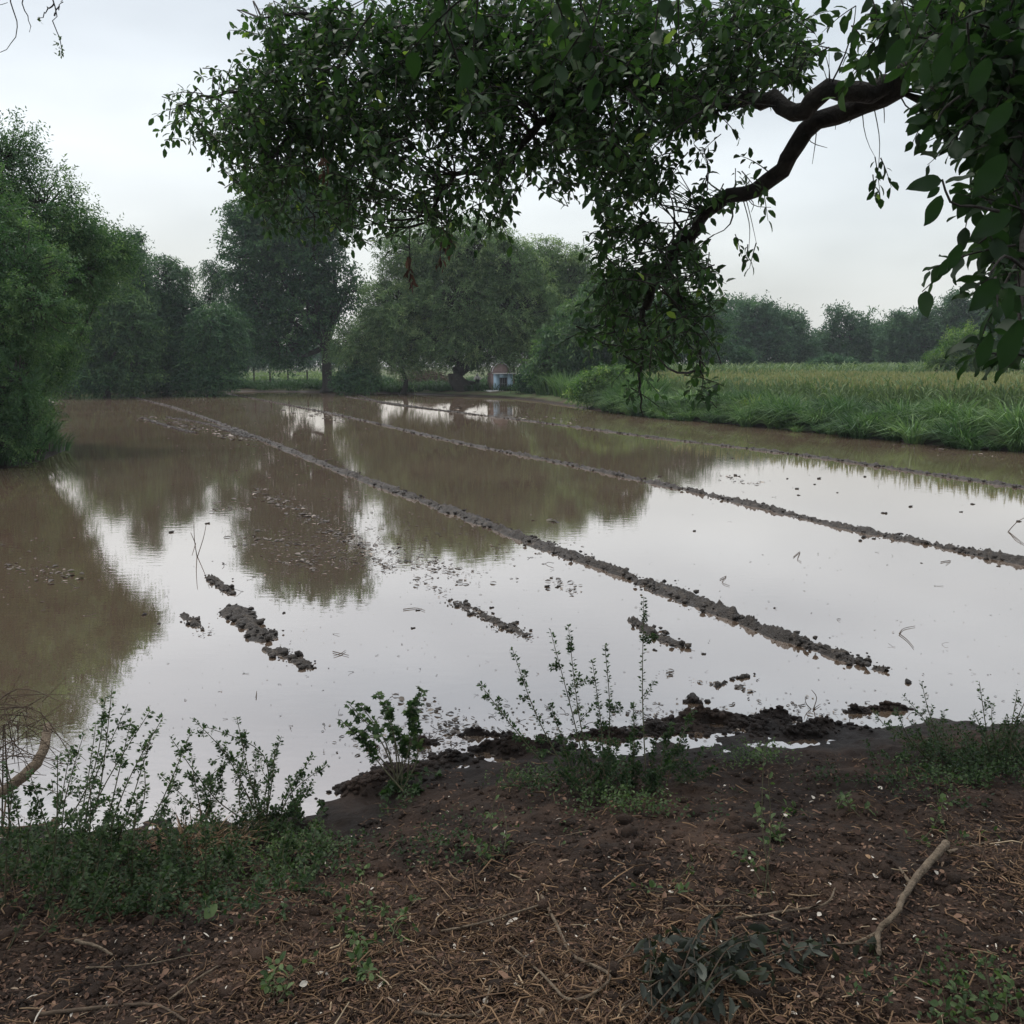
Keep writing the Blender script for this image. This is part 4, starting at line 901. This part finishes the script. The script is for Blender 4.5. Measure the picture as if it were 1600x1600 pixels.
# bare twigs of another tree at the upper left corner
TB2 = np.array([-5.2, 3.2, 0.]); TB2[2] = H(TB2[0], TB2[1]) - .3
bt = thing('bare_tree', tuple(TB2), 'nearly bare tree whose thin drooping twigs enter the upper left corner', 'tree')
tk2 = Acc(); lf2 = Acc()
def limb2(pts, r0, r1, n=16, s=6):
    p = spline(pts, n); p[1:-1] += rng.normal(size=(n - 2, 3)) * .006; tubes(tk2, p, np.linspace(r0, r1, n), s); return p
limb2([TB2, TB2 + (.1, 0, 1.6), TB2 + (.3, .2, 3.2), TB2 + (.8, .5, 4.2)], .12, .05, 16, 9)
B0 = TB2 + np.array((.8, .5, 4.2)); d = 4.6
limb2([B0, P(-60, -80, d), P(20, -60, d), P(90, -50, d)], .04, .008)
for pts in [[(10, -55), (18, 10), (27, 45), (20, 68), (0, 82)], [(35, -50), (38, 0), (44, 35), (46, 50)], [(85, -50), (83, 0), (86, 35), (92, 60), (96, 84)], [(84, 5), (70, 20), (60, 30)], [(85, 25), (92, 12), (98, 0)], [(-20, -60), (-10, 0), (4, 8), (12, 4)]]:
    p = limb2([P(x, y, d) for x, y in pts], .004, .0015, 12, 4)
for x, y in [(92, 60), (94, 75), (97, 84), (60, 32), (95, 82), (90, 70)]:
    n = 6; leaves(lf2, np.repeat(P(x, y, d)[None], n, 0) + rng.normal(size=(n, 3)) * .006, rdir(n), rdir(n), .018, .009, T_DIAMOND, .6)
for acc_, nm, mt in ((tk2, 'trunk', M['bark']), (lf2, 'leaf_buds', M['shrub'])):
    o = acc_.build(nm, mt, None, smooth=True, loc=TB2); o.location = (0, 0, 0); o.parent = bt

# ------------------------------------------------------------------ foreground plants
def shoot(st, lfm, p0, p1, ll, lw, nl, side=0, tpl=T_DIAMOND, bow=.12, r=.004, tone=.45, sub=.35, droop=.2, tmin=.12):
    K = 12; mid = (p0 + p1) / 2 + rng.normal(size=3) * bow * np.linalg.norm(p1 - p0) * .5
    p = spline([p0, mid, p1], K); tubes(st, p, np.linspace(r, r * .3, K), 5)
    Ln = np.linalg.norm(p1 - p0)
    t = rng.uniform(tmin, 1, nl) ** .8; i = np.clip((t * (K - 1)).astype(int), 0, K - 2); f = t * (K - 1) - i
    pos = p[i] * (1 - f[:, None]) + p[i + 1] * f[:, None]; tan = norm(p[i + 1] - p[i])
    rad = norm(np.cross(tan, rdir(nl))); ld = norm(rad + tan * .5 + np.array([0, 0, .1]))
    pos = pos + rad * ll * .25
    leaves(lfm, pos, ld, norm(rdir(nl) * .7 + np.array([0, 0, 1])), ll * rng.uniform(.6, 1.25, nl), lw * rng.uniform(.7, 1.25, nl), tpl, np.clip(tone + rng.normal(size=nl) * .2, 0, 1), bend=rng.uniform(0, droop, nl))
    for _ in range(side):
        q = random.uniform(max(.15, tmin), .9); i = int(q * (K - 1)); a = p[i]; dv = norm(norm(p[i + 1] - p[i]) * .8 + rdir(1)[0] * .9)
        e = a + dv * Ln * sub * random.uniform(.4, 1) * (1.1 - q)
        shoot(st, lfm, a, e, ll * .9, lw * .9, max(5, int(nl * .32)), 0, tpl, bow, r * .5, tone)
def plant(name, label, cat, base, stems, ll, lw, nl, leafm, side=2, tpl=T_DIAMOND, group=None, r=.004, low=0, lowr=.25, lowh=.18, tone=.45, **kw):
    b = np.array([base[0], base[1], H(base[0], base[1])]); root = thing(name, tuple(b), label, cat, group)
    st = Acc(); lm = Acc()
    for s in stems:
        if len(s) == 2: tip = P(s[0], s[1], b[1] + random.uniform(-.1, .15)); bb = b + np.array([random.gauss(0, .03), random.gauss(0, .03), 0])
        else: tip = P(s[0], s[1], s[4] if len(s) > 4 else b[1] + random.uniform(-.1, .15)); x = P(s[2], s[3], b[1]); bb = np.array([x[0], b[1] + random.uniform(-.08, .08), 0]); bb[2] = H(bb[0], bb[1])
        shoot(st, lm, bb, tip, ll, lw, nl, side, tpl, r=r, tone=tone, **kw)
    if low:
        for _ in range(low):
            a = random.uniform(0, 6.28); rr = random.random() ** .5 * lowr; x = b[0] + math.cos(a) * rr; y = b[1] + math.sin(a) * rr * .7; z = H(x, y)
            e = np.array([x, y, z]) + np.array([random.gauss(0, .1), random.gauss(0, .1), random.uniform(.4, 1.2) * lowh])
            shoot(st, lm, np.array([x, y, z]), e, ll, lw, int(nl * .8), 1, tpl, r=r * .6, tone=tone - .1)
    for acc_, nm, mt in ((st, 'stem', M['stem']), (lm, 'foliage', leafm)):
        o = acc_.build(nm, mt, None, loc=b); o.location = (0, 0, 0); o.parent = root
    return root
def gg(px, py):
    z = .3
    for _ in range(8):
        g = G(px, py, z); z = H(g[0], g[1]); z = max(z, 0)
    return g[:2]
# tall thin shrub in the middle
plant('thin_shrub', 'tall sparse shrub with five thin upright stems in the middle of the near bank', 'shrub', gg(965, 1235),
      [(748, 1066, 880, 1180), (800, 1012, 900, 1190), (860, 985, 925, 1200), (888, 978, 930, 1210), (945, 1008, 950, 1215), (925, 1030, 945, 1205), (1006, 932, 1008, 1200), (990, 1100, 985, 1220), (1085, 1110, 1040, 1215), (1050, 1130, 1030, 1220), (860, 1100, 900, 1210)],
      .019, .012, 125, M['shrub'], side=5, bow=.05, low=34, lowr=.34, lowh=.2, tone=.35, sub=.28)
plant('sapling', 'small sapling with lobed leaves at the water edge, left of the thin stemmed shrub', 'sapling', gg(625, 1228),
      [(660, 1078), (560, 1098), (590, 1085), (532, 1125), (605, 1105), (645, 1095), (560, 1145), (635, 1150), (545, 1100), (650, 1120)], .032, .030, 30, M['shrub'], side=4, tpl=T_LOBED, low=5, lowr=.1, lowh=.06, tone=.45, sub=.34, r=.005, tmin=.5)
plant('tangled_shrub', 'tangled small leaved shrub at the water edge between the left thicket and the sapling', 'shrub', gg(415, 1300),
      [(265, 1150), (300, 1122), (320, 1135), (370, 1122), (385, 1140), (430, 1170), (440, 1150), (340, 1160), (490, 1180), (512, 1195), (250, 1210), (400, 1180), (350, 1190, 300, 1310), (300, 1180, 330, 1300), (450, 1215, 440, 1300), (380, 1175, 360, 1310), (330, 1215, 270, 1320), (280, 1200, 250, 1320), (475, 1230, 430, 1300)],
      .019, .012, 75, M['shrub'], side=6, bow=.3, low=16, lowr=.4, lowh=.16, tone=.4, sub=.35)
plant('leaning_shrub', 'leaning green shrub with long straight stems left of the tangled shrub', 'shrub', gg(150, 1345),
      [(175, 1075, 110, 1330), (200, 1100, 140, 1330), (165, 1090, 60, 1330), (235, 1110, 120, 1335), (240, 1140, 170, 1340), (110, 1170, 60, 1320), (205, 1125, 150, 1330), (150, 1130, 110, 1330), (255, 1120, 160, 1340), (300, 1140, 200, 1340), (130, 1150, 80, 1330), (220, 1160, 180, 1340)],
      .02, .013, 80, M['shrub'], side=4, low=26, lowr=.4, lowh=.2, tone=.5, sub=.25)
plant('dense_thicket', 'dense dark green thicket filling the lower left corner of the bank', 'shrub', gg(60, 1415),
      [(90, 1180, 70, 1390), (10, 1190, 0, 1380), (140, 1215, 100, 1400), (-20, 1200, -30, 1390), (215, 1240, 190, 1400), (45, 1205, 90, 1400), (20, 1230, 10, 1380), (60, 1250, 50, 1380), (120, 1270, 110, 1390), (-30, 1240, -20, 1380), (160, 1290, 150, 1390), (200, 1300, 200, 1390)],
      .019, .013, 70, M['weed'], side=6, low=60, lowr=.62, lowh=.24, tone=.35)
plant('low_shrub', 'low dark green shrub with fine leaves in front of the tangled shrub', 'shrub', gg(300, 1385),
      [(260, 1280, 270, 1370), (320, 1290, 320, 1380), (350, 1310, 340, 1380), (230, 1300, 240, 1380)], .018, .013, 60, M['weed'], side=4, low=34, lowr=.5, lowh=.14, tone=.35)
plant('right_shrub', 'small leaved shrub on the near bank at lower right, left of the two', 'shrub', gg(1470, 1195),
      [(1410, 1085), (1400, 1105), (1440, 1065), (1475, 1110), (1425, 1125), (1385, 1130), (1365, 1110), (1450, 1120)], .017, .011, 50, M['shrub'], side=4, low=38, lowr=.36, lowh=.16, tone=.4)
plant('right_shrub', 'small leaved shrub at the right edge of the near bank, right of the two', 'shrub', gg(1560, 1200),
      [(1530, 1065), (1550, 1100), (1590, 1080), (1620, 1060), (1520, 1110), (1575, 1120), (1600, 1120)], .017, .011, 50, M['shrub'], side=4, low=44, lowr=.36, lowh=.2, tone=.35)
SEED = [(1200, 1400, [(1195, 1150), (1200, 1200)], 'thin seedling with a few pale leaves on the bare bank right of centre'), (1465, 1315, [(1462, 1222), (1475, 1250)], 'thin seedling beside the top of the pale crooked stick'),
        (778, 1345, [(778, 1230), (785, 1255)], 'thin seedling between the sapling and the tall thin shrub'), (572, 1440, [(568, 1350), (590, 1362)], 'small seedling in the litter below the sapling'),
        (610, 1470, [(600, 1415), (625, 1428)], 'small seedling in the litter, lower right of its neighbour below the sapling'), (555, 1500, [(552, 1460), (575, 1470)], 'small weed in dry litter at lower left of centre'),
        (590, 1545, [(585, 1520), (600, 1530)], 'small weed close to the bottom, left of centre'), (1215, 1320, [(1180, 1255), (1230, 1260)], 'small weed on the bank below the broad mud strips'),
        (1035, 1400, [(1040, 1380), (1030, 1385)], 'tiny bright seedling alone on the bare soil in the middle'), (430, 1560, [(440, 1500), (455, 1510)], 'feathery weed on the dark soil at lower left'),
        (1570, 1590, [(1540, 1500), (1580, 1520), (1560, 1510)], 'green weed cluster in the lower right corner'), (1500, 1600, [(1490, 1540), (1510, 1560)], 'small green weed at the bottom right'),
        (1310, 1270, [(1300, 1235), (1320, 1240)], 'little weed beside the white litter flecks')]
for px, py, st_, lab in SEED:
    plant('seedling', lab, 'seedling', gg(px, py), st_, .025, .015, 8, M['weed'], side=1, tpl=T_LEAF, group='seedlings on the bank', tone=.75, r=.0025, low=3, lowr=.04, lowh=.06)
# ground cover weeds
acc = Acc(); pos = []
for cx, cy, rx, ry, n in [(-200, 1400, 180, 60, 2600), (1800, 1220, 150, 50, 2200), (300, 1400, 200, 50, 1500), (120, 1400, 150, 50, 1300), (460, 1340, 110, 40, 1000), (1000, 1250, 100, 30, 1500), (620, 1260, 70, 25, 500), (1350, 1215, 90, 22, 700), (1530, 1220, 90, 35, 1500), (560, 1300, 90, 35, 500), (1180, 1190, 80, 16, 500), (850, 1225, 70, 20, 500), (700, 1330, 90, 40, 260), (400, 1300, 120, 30, 900), (1500, 1540, 120, 50, 160)]:
    for _ in range(int(n * .30)):
        u = gg(cx + random.gauss(0, rx * .55), cy + random.gauss(0, ry * .6)) if False else None
        pos.append((cx + random.gauss(0, rx * .55), cy + random.gauss(0, ry * .6)))
pos = np.array(pos); rr_ = np.array([ray(a, b) for a, b in pos]); z = np.full(len(pos), .3)
for _ in range(6):
    t = (z - CAMZ) / rr_[:, 2]; x = rr_[:, 0] * t; y = rr_[:, 1] * t; z = height(x, y)
k = (z > .03) & (fbm(x * 2.3, y * 2.3, 71, 3) > -.03); x, y, z = x[k], y[k], z[k]; n = len(x)
cl = 5
p3 = np.repeat(np.stack([x, y, z + .01 + rng.random(n) * .07], -1), cl, 0) + rng.normal(size=(n * cl, 3)) * np.array([.015, .015, .01])
leaves(acc, p3, rdir(n * cl) + np.array([0, 0, .2]), norm(rdir(n * cl) * .5 + np.array([0, 0, 1])), rng.uniform(.012, .024, n * cl), rng.uniform(.008, .014, n * cl), T_DIAMOND, np.clip(rng.normal(size=n * cl) * .2 + .42 + 1.5 * np.repeat(fbm(x * 2, y * 2, 79, 3), cl), 0, 1))
tag(acc.build('ground_weeds', M['weed']), 'low small leaved weeds creeping over the near bank', 'weeds', kind='stuff')

# ------------------------------------------------------------------ litter
def scatter(n, dens=None, x0=-420, x1=1950, y0=1175, y1=1640):
    px = rng.uniform(x0, x1, n); py = y0 + (y1 - y0) * rng.random(n) ** .8
    rr = np.stack([(px - 800) / F, math.cos(PITCH) + math.sin(PITCH) * (800 - py) / F, -math.sin(PITCH) + math.cos(PITCH) * (800 - py) / F], -1)
    z = np.full(n, .35)
    for _ in range(6):
        t = (z - CAMZ) / rr[:, 2]; x = rr[:, 0] * t; y = rr[:, 1] * t; z = height(x, y)
    k = z > .045
    if dens is not None: k &= dens(x, y) > rng.random(n)
    return np.stack([x, y, z], -1)[k]
patch = lambda x, y: np.clip(.26 + 3.4 * fbm(x * 1.6, y * 1.6, 61, 4) + .3 * np.clip((3.3 - y) / 1.2, -.4, 1) + .4 * np.exp(-((x - .05) / .6) ** 2 - ((y - 2.5) / .45) ** 2), .10, 1)
p = scatter(60000, patch); n = len(p); acc = Acc()
a = rng.uniform(0, 6.28, n); ln = np.clip(np.exp(rng.normal(size=n) * .65 - 3.9), .006, .16)
dv = np.stack([np.cos(a), np.sin(a), rng.normal(size=n) * .22], -1)
mid = p + np.array([0, 0, 1]) * rng.uniform(.003, .02, (n, 1)); e = mid + dv * ln[:, None]; m_ = mid + dv * ln[:, None] * .5 + rng.normal(size=(n, 3)) * ln[:, None] * .12
tubes(acc, np.stack([mid, m_, e], 1), np.broadcast_to(np.clip(ln * rng.uniform(.02, .07, n), .0006, .003)[:, None], (n, 3)) * np.array([1, 1, .6]), 3, np.repeat(np.clip(rng.normal(size=n) * .25 + .45, 0, 1), 6))
tag(acc.build('straw_litter', M['straw']), 'dry brown straw and stalk bits strewn over the near bank', 'straw', kind='stuff')
p = scatter(54000, lambda x, y: patch(x, y) * .5 + .5); n = len(p); acc = Acc()
a = rng.uniform(0, 6.28, n); tn = rng.random(n) ** 2.0 * .88; tn[rng.random(n) < .015] = 1
leaves(acc, p + np.array([0, 0, .006]), np.stack([np.cos(a), np.sin(a), rng.normal(size=n) * .25], -1), norm(rdir(n) * .5 + np.array([0, 0, 1])), np.clip(np.exp(rng.normal(size=n) * .55 - 4.3), .004, .05), np.clip(np.exp(rng.normal(size=n) * .5 - 5.0), .002, .022), T_LEAF, tn, bend=rng.uniform(-.3, .3, n))
tag(acc.build('leaf_litter', M['litter']), 'crumbled dead leaves and bark flakes covering the soil of the near bank', 'leaf litter', kind='stuff')
# clumps of soil crumbs
p = scatter(12000); n = len(p); acc = Acc()
bl = []
for bx, by, rx, ry, bh in bumps:
    m = int(900 * (rx * ry) ** .5); x = bx + rng.normal(size=m) * rx * .75; y = by + rng.normal(size=m) * ry * .8; z = height(x, y); k = z > -.015; bl.append(np.stack([x, y, np.maximum(z, 0)], -1)[k])
bl = np.concatenate(bl)
for q in bl: lumpv(acc, q, random.uniform(.006, .022))
for q in p: lumpv(acc, q, random.uniform(.003, .013) * (1 + (random.random() < .04) * 1.5))
tag(acc.build('soil_crumbs', M['soil']), 'loose crumbs of dark soil on the near bank', 'soil', kind='stuff')

def stick(name, pix, r0, r1, label, cat, m='pale_bark', lift=.02, subs=(), group=None):
    pts = []
    for q in pix:
        g = gg(q[0], q[1]); h = q[2] if len(q) > 2 else 0
        z = max(H(g[0], g[1]), 0) + lift + h
        # keep seen pixel while lifted
        gz = G(q[0], q[1], z); pts.append(gz)
    a = Acc(); p = spline(pts, max(14, len(pts) * 5)); p[1:-1] += rng.normal(size=(len(p) - 2, 3)) * r0 * .12
    rad = np.linspace(r0, r1, len(p)) * (1 + .3 * fbm(np.linspace(0, 6, len(p)), np.full(len(p), r0 * 777), 9, 3)); tubes(a, p, rad, 8)
    for s in subs:
        sp = [G(q[0], q[1], max(H(*gg(q[0], q[1])), 0) + lift) for q in s]; tubes(a, spline(sp, 10), np.linspace(r0 * .5, r1 * .4, 10), 6)
    for e in (0, -1): 
        a.add(ICO * abs(rad[e]) * .95 + p[e], None, ICF)
    return tag(a.build(name, M[m], loc=p[len(p) // 2], smooth=True), label, cat, group)
stick('crooked_stick', [(1478, 1318, .05), (1450, 1350, .05), (1422, 1385, .04), (1400, 1425, .03), (1372, 1455, .01), (1374, 1490, 0)], .016, .0075, 'pale crooked stick lying on the bank at lower right', 'stick', subs=[[(1425, 1385), (1405, 1355)], [(1372, 1458), (1340, 1472), (1315, 1475)], [(1480, 1332), (1520, 1322), (1560, 1312)]])
stick('curved_stick', [(846, 1400), (870, 1445), (892, 1490), (930, 1510), (952, 1522), (945, 1540), (915, 1558), (885, 1560), (845, 1520), (800, 1480)], .006, .0035, 'bent brown stick curling round like a hook near the bottom centre', 'stick', m='straw_stick' if 'straw_stick' in M else 'pale_bark', subs=[[(952, 1520), (985, 1480), (1010, 1430)]])
stick('forked_stick', [(690, 1455), (760, 1440), (840, 1415)], .004, .003, 'thin straight brown stick left of the hook shaped one', 'stick')
stick('forked_stick', [(645, 1580), (700, 1588), (750, 1580), (766, 1540)], .005, .003, 'thin stick with upturned end at the bottom edge left of centre', 'stick')
stick('forked_stick', [(1150, 1435), (1240, 1422), (1290, 1412), (1305, 1388)], .005, .003, 'pale twig with upturned tip left of the crooked stick', 'stick')
stick('forked_stick', [(118, 1470), (150, 1478), (175, 1492)], .006, .004, 'short pale stick on dark soil at lower left', 'stick')
stick('forked_stick', [(265, 1562), (300, 1535), (340, 1510)], .004, .003, 'thin pale slanting stick at lower left near the bottom', 'stick')
stick('forked_stick', [(135, 1512), (220, 1508), (300, 1492)], .003, .002, 'long thin twig lying flat at lower left', 'stick')
stick('forked_stick', [(60, 1585), (150, 1575), (240, 1570), (290, 1595)], .006, .004, 'long brown twig at the bottom left edge', 'stick', m='twig')
stick('forked_stick', [(820, 1320), (870, 1308), (920, 1298)], .003, .002, 'thin yellowish stalk on bare soil below the tall thin shrub', 'stick')
stick('forked_stick', [(1040, 1420), (1100, 1416), (1160, 1415)], .003, .002, 'thin brown stalk in the litter right of the hook shaped stick', 'stick')
stick('pale_branch', [(75, 1135, .25), (68, 1170, .2), (45, 1205, .14), (0, 1240, .08), (-60, 1275, 0)], .024, .03, 'thick pale broken branch leaning on the bank at the left edge', 'branch')
# bundle of dry twigs over the water at left
a = Acc()
for k in range(46):
    x0, y0 = random.uniform(-120, 30), random.uniform(1100, 1240); x1, y1 = random.uniform(10, 135), random.uniform(1085, 1210); d = 4.3 + random.uniform(-.35, .35)
    top = random.uniform(-50, 5)
    tubes(a, spline([P(x0, y0, d), P((x0 + x1) / 2, (y0 + y1) / 2 + top, d + random.uniform(-.1, .1)), P(x1, y1, d)], 9), np.linspace(.0028, .0011, 9) * random.uniform(.7, 1.3), 4)
for k in range(55):
    x0, y0 = random.uniform(-60, 100), random.uniform(1090, 1230); d = 4.3 + random.uniform(-.3, .3)
    tubes(a, np.array([P(x0, y0, d), P(x0 + random.gauss(0, 30), y0 + random.gauss(0, 25), d)]), np.array([.0022, .0014]), 4)
for k in range(5):
    x0 = random.uniform(-80, 70); d = 4.3 + random.uniform(-.2, .2); b = P(x0, 1290, d); b[2] = min(H(b[0], b[1]), .1) - .02
    tubes(a, np.array([b, P(x0 + random.gauss(0, 25), random.uniform(1110, 1180), d)]), np.array([.005, .003]), 4)
tag(a.build('twig_bundle', M['twig'], loc=P(20, 1290, 4.3)), 'arching heap of dry thorny twigs at the left edge above the water', 'twigs')
# wilted branch at the bottom right
g_ = gg(1130, 1570); wb = thing('wilted_branch', (*g_, H(*g_)), 'wilted cut branch with drooping grey green leaves at bottom centre right', 'branch')
o3 = np.array(wb.location); a = Acc(); b_ = Acc()
for k in range(17):
    s0 = gg(1050 + random.gauss(0, 50), 1590 + random.gauss(0, 20)); e0 = gg(1150 + random.gauss(0, 90), 1500 + random.gauss(0, 38))
    p0 = np.array([*s0, H(*s0) + .03]); p1 = np.array([*e0, H(*e0) + random.uniform(.03, .13)]); pp = spline([p0, (p0 + p1) / 2 + (0, 0, random.uniform(.02, .08)), p1], 9)
    tubes(a, pp, np.linspace(.0025, .001, 9), 5)
    n = 20; i = rng.integers(2, 9, n); leaves(b_, pp[i] + rng.normal(size=(n, 3)) * .008, np.array([0, -.2, -.7]) + rdir(n) * .9, rdir(n), rng.uniform(.028, .058, n), rng.uniform(.014, .028, n), T_LEAF, rng.random(n) ** 1.5, bend=rng.uniform(0, .7, n))
a.build('stem', M['twig'], wb, loc=o3).location = (0, 0, 0); b_.build('foliage', M['wilted'], wb, loc=o3).location = (0, 0, 0)
for px, py, lab in [(1007, 1235, 0), (320, 1443, 'single broad bright green leaf lying at lower left'), (1228, 1285, 'white petal like leaf upright on the bank right of centre'), (355, 1560, 'pale curled dead leaf near the bottom left'), (468, 1550, 'pale yellow dead leaf chip near the bottom left'), (1358, 1352, 'small orange leaf on the dark soil left of the crooked stick'), (1270, 1255, 'pale dead leaf below the mud strips'), (1378, 1240, 'whitish leaf on the soil near the right shrubs')]:
    if not lab: continue
    g_ = gg(px, py); a = Acc(); z = H(*g_); green = 'green' in lab
    s = .055 if green else .026
    leaves(a, np.array([[*g_, z + .02]]), np.array([[random.uniform(-1, 1), .4, .6 if green else .15]]), np.array([[0.1, -.8, .6]]), s, s * .7, T_LEAF, .9 if green else (.8 if 'orange' in lab else 1.0), bend=[.2])
    tag(a.build('fallen_leaf', M['weed'] if green else (M['straw'] if 'orange' in lab else M['litter']), loc=(*g_, z)), lab, 'leaf')

# ------------------------------------------------------------------ bits on the water
def on_water(px, py, z=.003): return G(px, py, z)
acc = Acc(); pos = []; sz = []
for _ in range(1900):
    px = random.uniform(0, 1600); py = 625 + 560 * random.random() ** 1.5
    q = on_water(px, py)
    if fbm(np.array([q[0] * .35]), np.array([q[1] * .35]), 91, 3)[0] < -.02 and random.random() < .75: continue
    if sdist(np.array([q[0]]), np.array([q[1]]))[0] > -.1: continue
    pos.append(q); sz.append(random.uniform(.002, .010) * (1 + q[1] * .09))
for cx, cy, rx, ry, m in [(620, 840, 150, 50, 200), (470, 860, 90, 60, 160), (430, 700, 160, 40, 140), (520, 640, 250, 18, 120), (60, 900, 80, 60, 60), (520, 790, 80, 40, 120), (700, 1150, 130, 30, 260), (950, 1120, 200, 26, 200), (1200, 1120, 180, 24, 260), (470, 850, 70, 30, 260), (560, 870, 90, 25, 200), (830, 860, 120, 40, 50), (1100, 700, 200, 20, 60), (1500, 690, 150, 14, 80), (640, 1180, 80, 20, 160)]:
    for _ in range(m):
        q = on_water(cx + random.gauss(0, rx * .6), cy + random.gauss(0, ry * .6)); pos.append(q); sz.append(random.uniform(.004, .016) * (1 + q[1] * .12))
pos = np.array(pos); sz = np.array(sz); n = len(pos); a = rng.uniform(0, 6.28, n)
leaves(acc, pos, np.stack([np.cos(a), np.sin(a), rng.normal(size=n) * .08], -1), np.tile([0., 0., 1.], (n, 1)), sz * rng.uniform(.8, 2.2, n), sz * rng.uniform(.4, .9, n), T_LEAF, rng.random(n) ** 1.2)
k = rng.random(n) < .16; b = pos[k]; m = len(b); a = rng.uniform(0, 6.28, m); ln = sz[k] * rng.uniform(1.5, 4, m)
e = b + np.stack([np.cos(a), np.sin(a), rng.uniform(0, .5, m)], -1) * ln[:, None]
tubes(acc, np.stack([b, (b + e) / 2 + rng.normal(size=(m, 3)) * ln[:, None] * .1, e], 1), np.broadcast_to((sz[k] * .10)[:, None], (m, 3)), 3, .2)
tag(acc.build('floating_debris', M['float']), 'tiny leaf and straw bits floating on the muddy water', 'debris', kind='stuff')
acc = Acc(); pos = []; sz = []
for x0, y0, x1, y1, sp_, m in [(400, 765, 570, 855, 10, 260), (340, 790, 400, 800, 12, 50), (370, 820, 500, 890, 18, 110), (600, 860, 740, 905, 14, 130), (560, 850, 620, 890, 10, 60), (690, 640, 900, 660, 8, 90), (640, 900, 830, 1000, 8, 90), (270, 950, 320, 990, 12, 60), (60, 895, 120, 900, 14, 40), (0, 880, 30, 890, 6, 20), (860, 905, 900, 925, 8, 30), (830, 805, 870, 815, 5, 20), (220, 650, 400, 690, 7, 160), (1130, 745, 1190, 755, 8, 50), (1380, 690, 1560, 715, 8, 50), (620, 1090, 720, 1130, 14, 50), (700, 1140, 900, 1160, 12, 120), (1040, 1050, 1180, 1080, 8, 60), (450, 640, 560, 660, 6, 60)]:
    for _ in range(int(m * 1.9)):
        t = random.random(); q = G(x0 + (x1 - x0) * t + random.gauss(0, sp_), y0 + (y1 - y0) * t + random.gauss(0, sp_ * .45), .004 + random.random() * .006)
        if fbm(np.array([q[0] * 2.2]), np.array([q[1] * 2.2]), 97, 2)[0] < -.12: continue
        pos.append(q); sz.append(random.choice((.3, .4, .6, 1.3)) * (.008 + .0032 * q[1]))
pos = np.array(pos); sz = np.array(sz); n = len(pos); a = rng.uniform(0, 6.28, n)
leaves(acc, pos, np.stack([np.cos(a), np.sin(a), rng.normal(size=n) * .12], -1), norm(np.tile([0., 0., 1.], (n, 1)) + rng.normal(size=(n, 3)) * .12), sz * rng.uniform(.8, 1.8, n), sz * rng.uniform(.6, 1.1, n), T_LEAF, np.clip(rng.normal(size=n) * .3 + .45, 0, 1))
tag(acc.build('floating_scum', M['float']), 'flecks of mud scum and crumbs breaking the water surface in loose lines', 'scum', kind='stuff')
# dry grass tuft inside the left thicket
g_ = gg(310, 1335); acc = Acc(); tussocks(acc, [(g_[0], g_[1], 1.0), (g_[0] + .12, g_[1] + .05, .8), (g_[0] - .1, g_[1] + .1, .8)], 120, .26, .004, .08, (.3, 1.2), (.3, .8))
tag(acc.build('dry_grass', M['straw'], loc=(*g_, H(*g_))), 'tuft of dry brown grass between the leaning and the low green shrubs', 'dry grass')
# twigs standing or lying in the water
for pts, lab in [([[(308, 870), (304, 845), (303, 818)], [(308, 870), (318, 840), (322, 820)], [(306, 850), (298, 832)]], 'forked bare twig standing in the shiny water at left'),
                 ([[(1405, 990), (1412, 982), (1430, 978)], [(1405, 990), (1418, 1000), (1428, 1012)]], 'bent twig in the water right of the nearest ridge'),
                 ([[(520, 1018), (533, 1021), (545, 1024)], [(533, 1021), (540, 1016)], [(533, 1021), (521, 1025)]], 'crossed twig floating below the tree reflection'),
                 ([[(1270, 1108), (1276, 1090), (1268, 1078)], [(1270, 1108), (1282, 1100)], [(1270, 1108), (1260, 1100), (1258, 1090)]], 'bare twig with three prongs standing between the two dark mud banks by the shore'),
                 ([[(1125, 905), (1135, 900), (1128, 910), (1140, 915)]], 'small looped twig in the middle plot above the nearest ridge'),
                 ([[(630, 952), (650, 950), (664, 954)]], 'thin floating stick in the bright water left of centre'),
                 ([[(400, 1090), (401, 1080)]], 'tiny upright stub in the bright water at lower left'),
                 ([[(1575, 830), (1590, 815), (1610, 805)], [(1575, 830), (1600, 850)]], 'thin bent forked twig in the water at the right edge'),
                 ([[(1240, 870), (1250, 862), (1246, 874), (1252, 878)]], 'small broken twig in the water between nearest and middle ridges'),
                 ([[(1470, 878), (1485, 876), (1478, 882)]], 'tiny folded twig close below the middle ridge')]:
    a = Acc(); g0 = G(*pts[0][0])
    for line in pts:
        base = G(*line[0]); up = line[-1][1] < line[0][1] - 12
        pp = [P(x, y, base[1]) if up else G(x, y, .008) for x, y in line]
        if up: pp = [base + (0, 0, -.01)] + pp[1:]
        pp = spline(pp, 8) if len(pp) > 2 else np.linspace(pp[0], pp[1], 4)
        r = .0018 + .00032 * base[1]; tubes(a, pp, np.linspace(r, r * .5, len(pp)), 4)
    tag(a.build('water_twig', M['twig'], loc=g0), lab, 'twig')
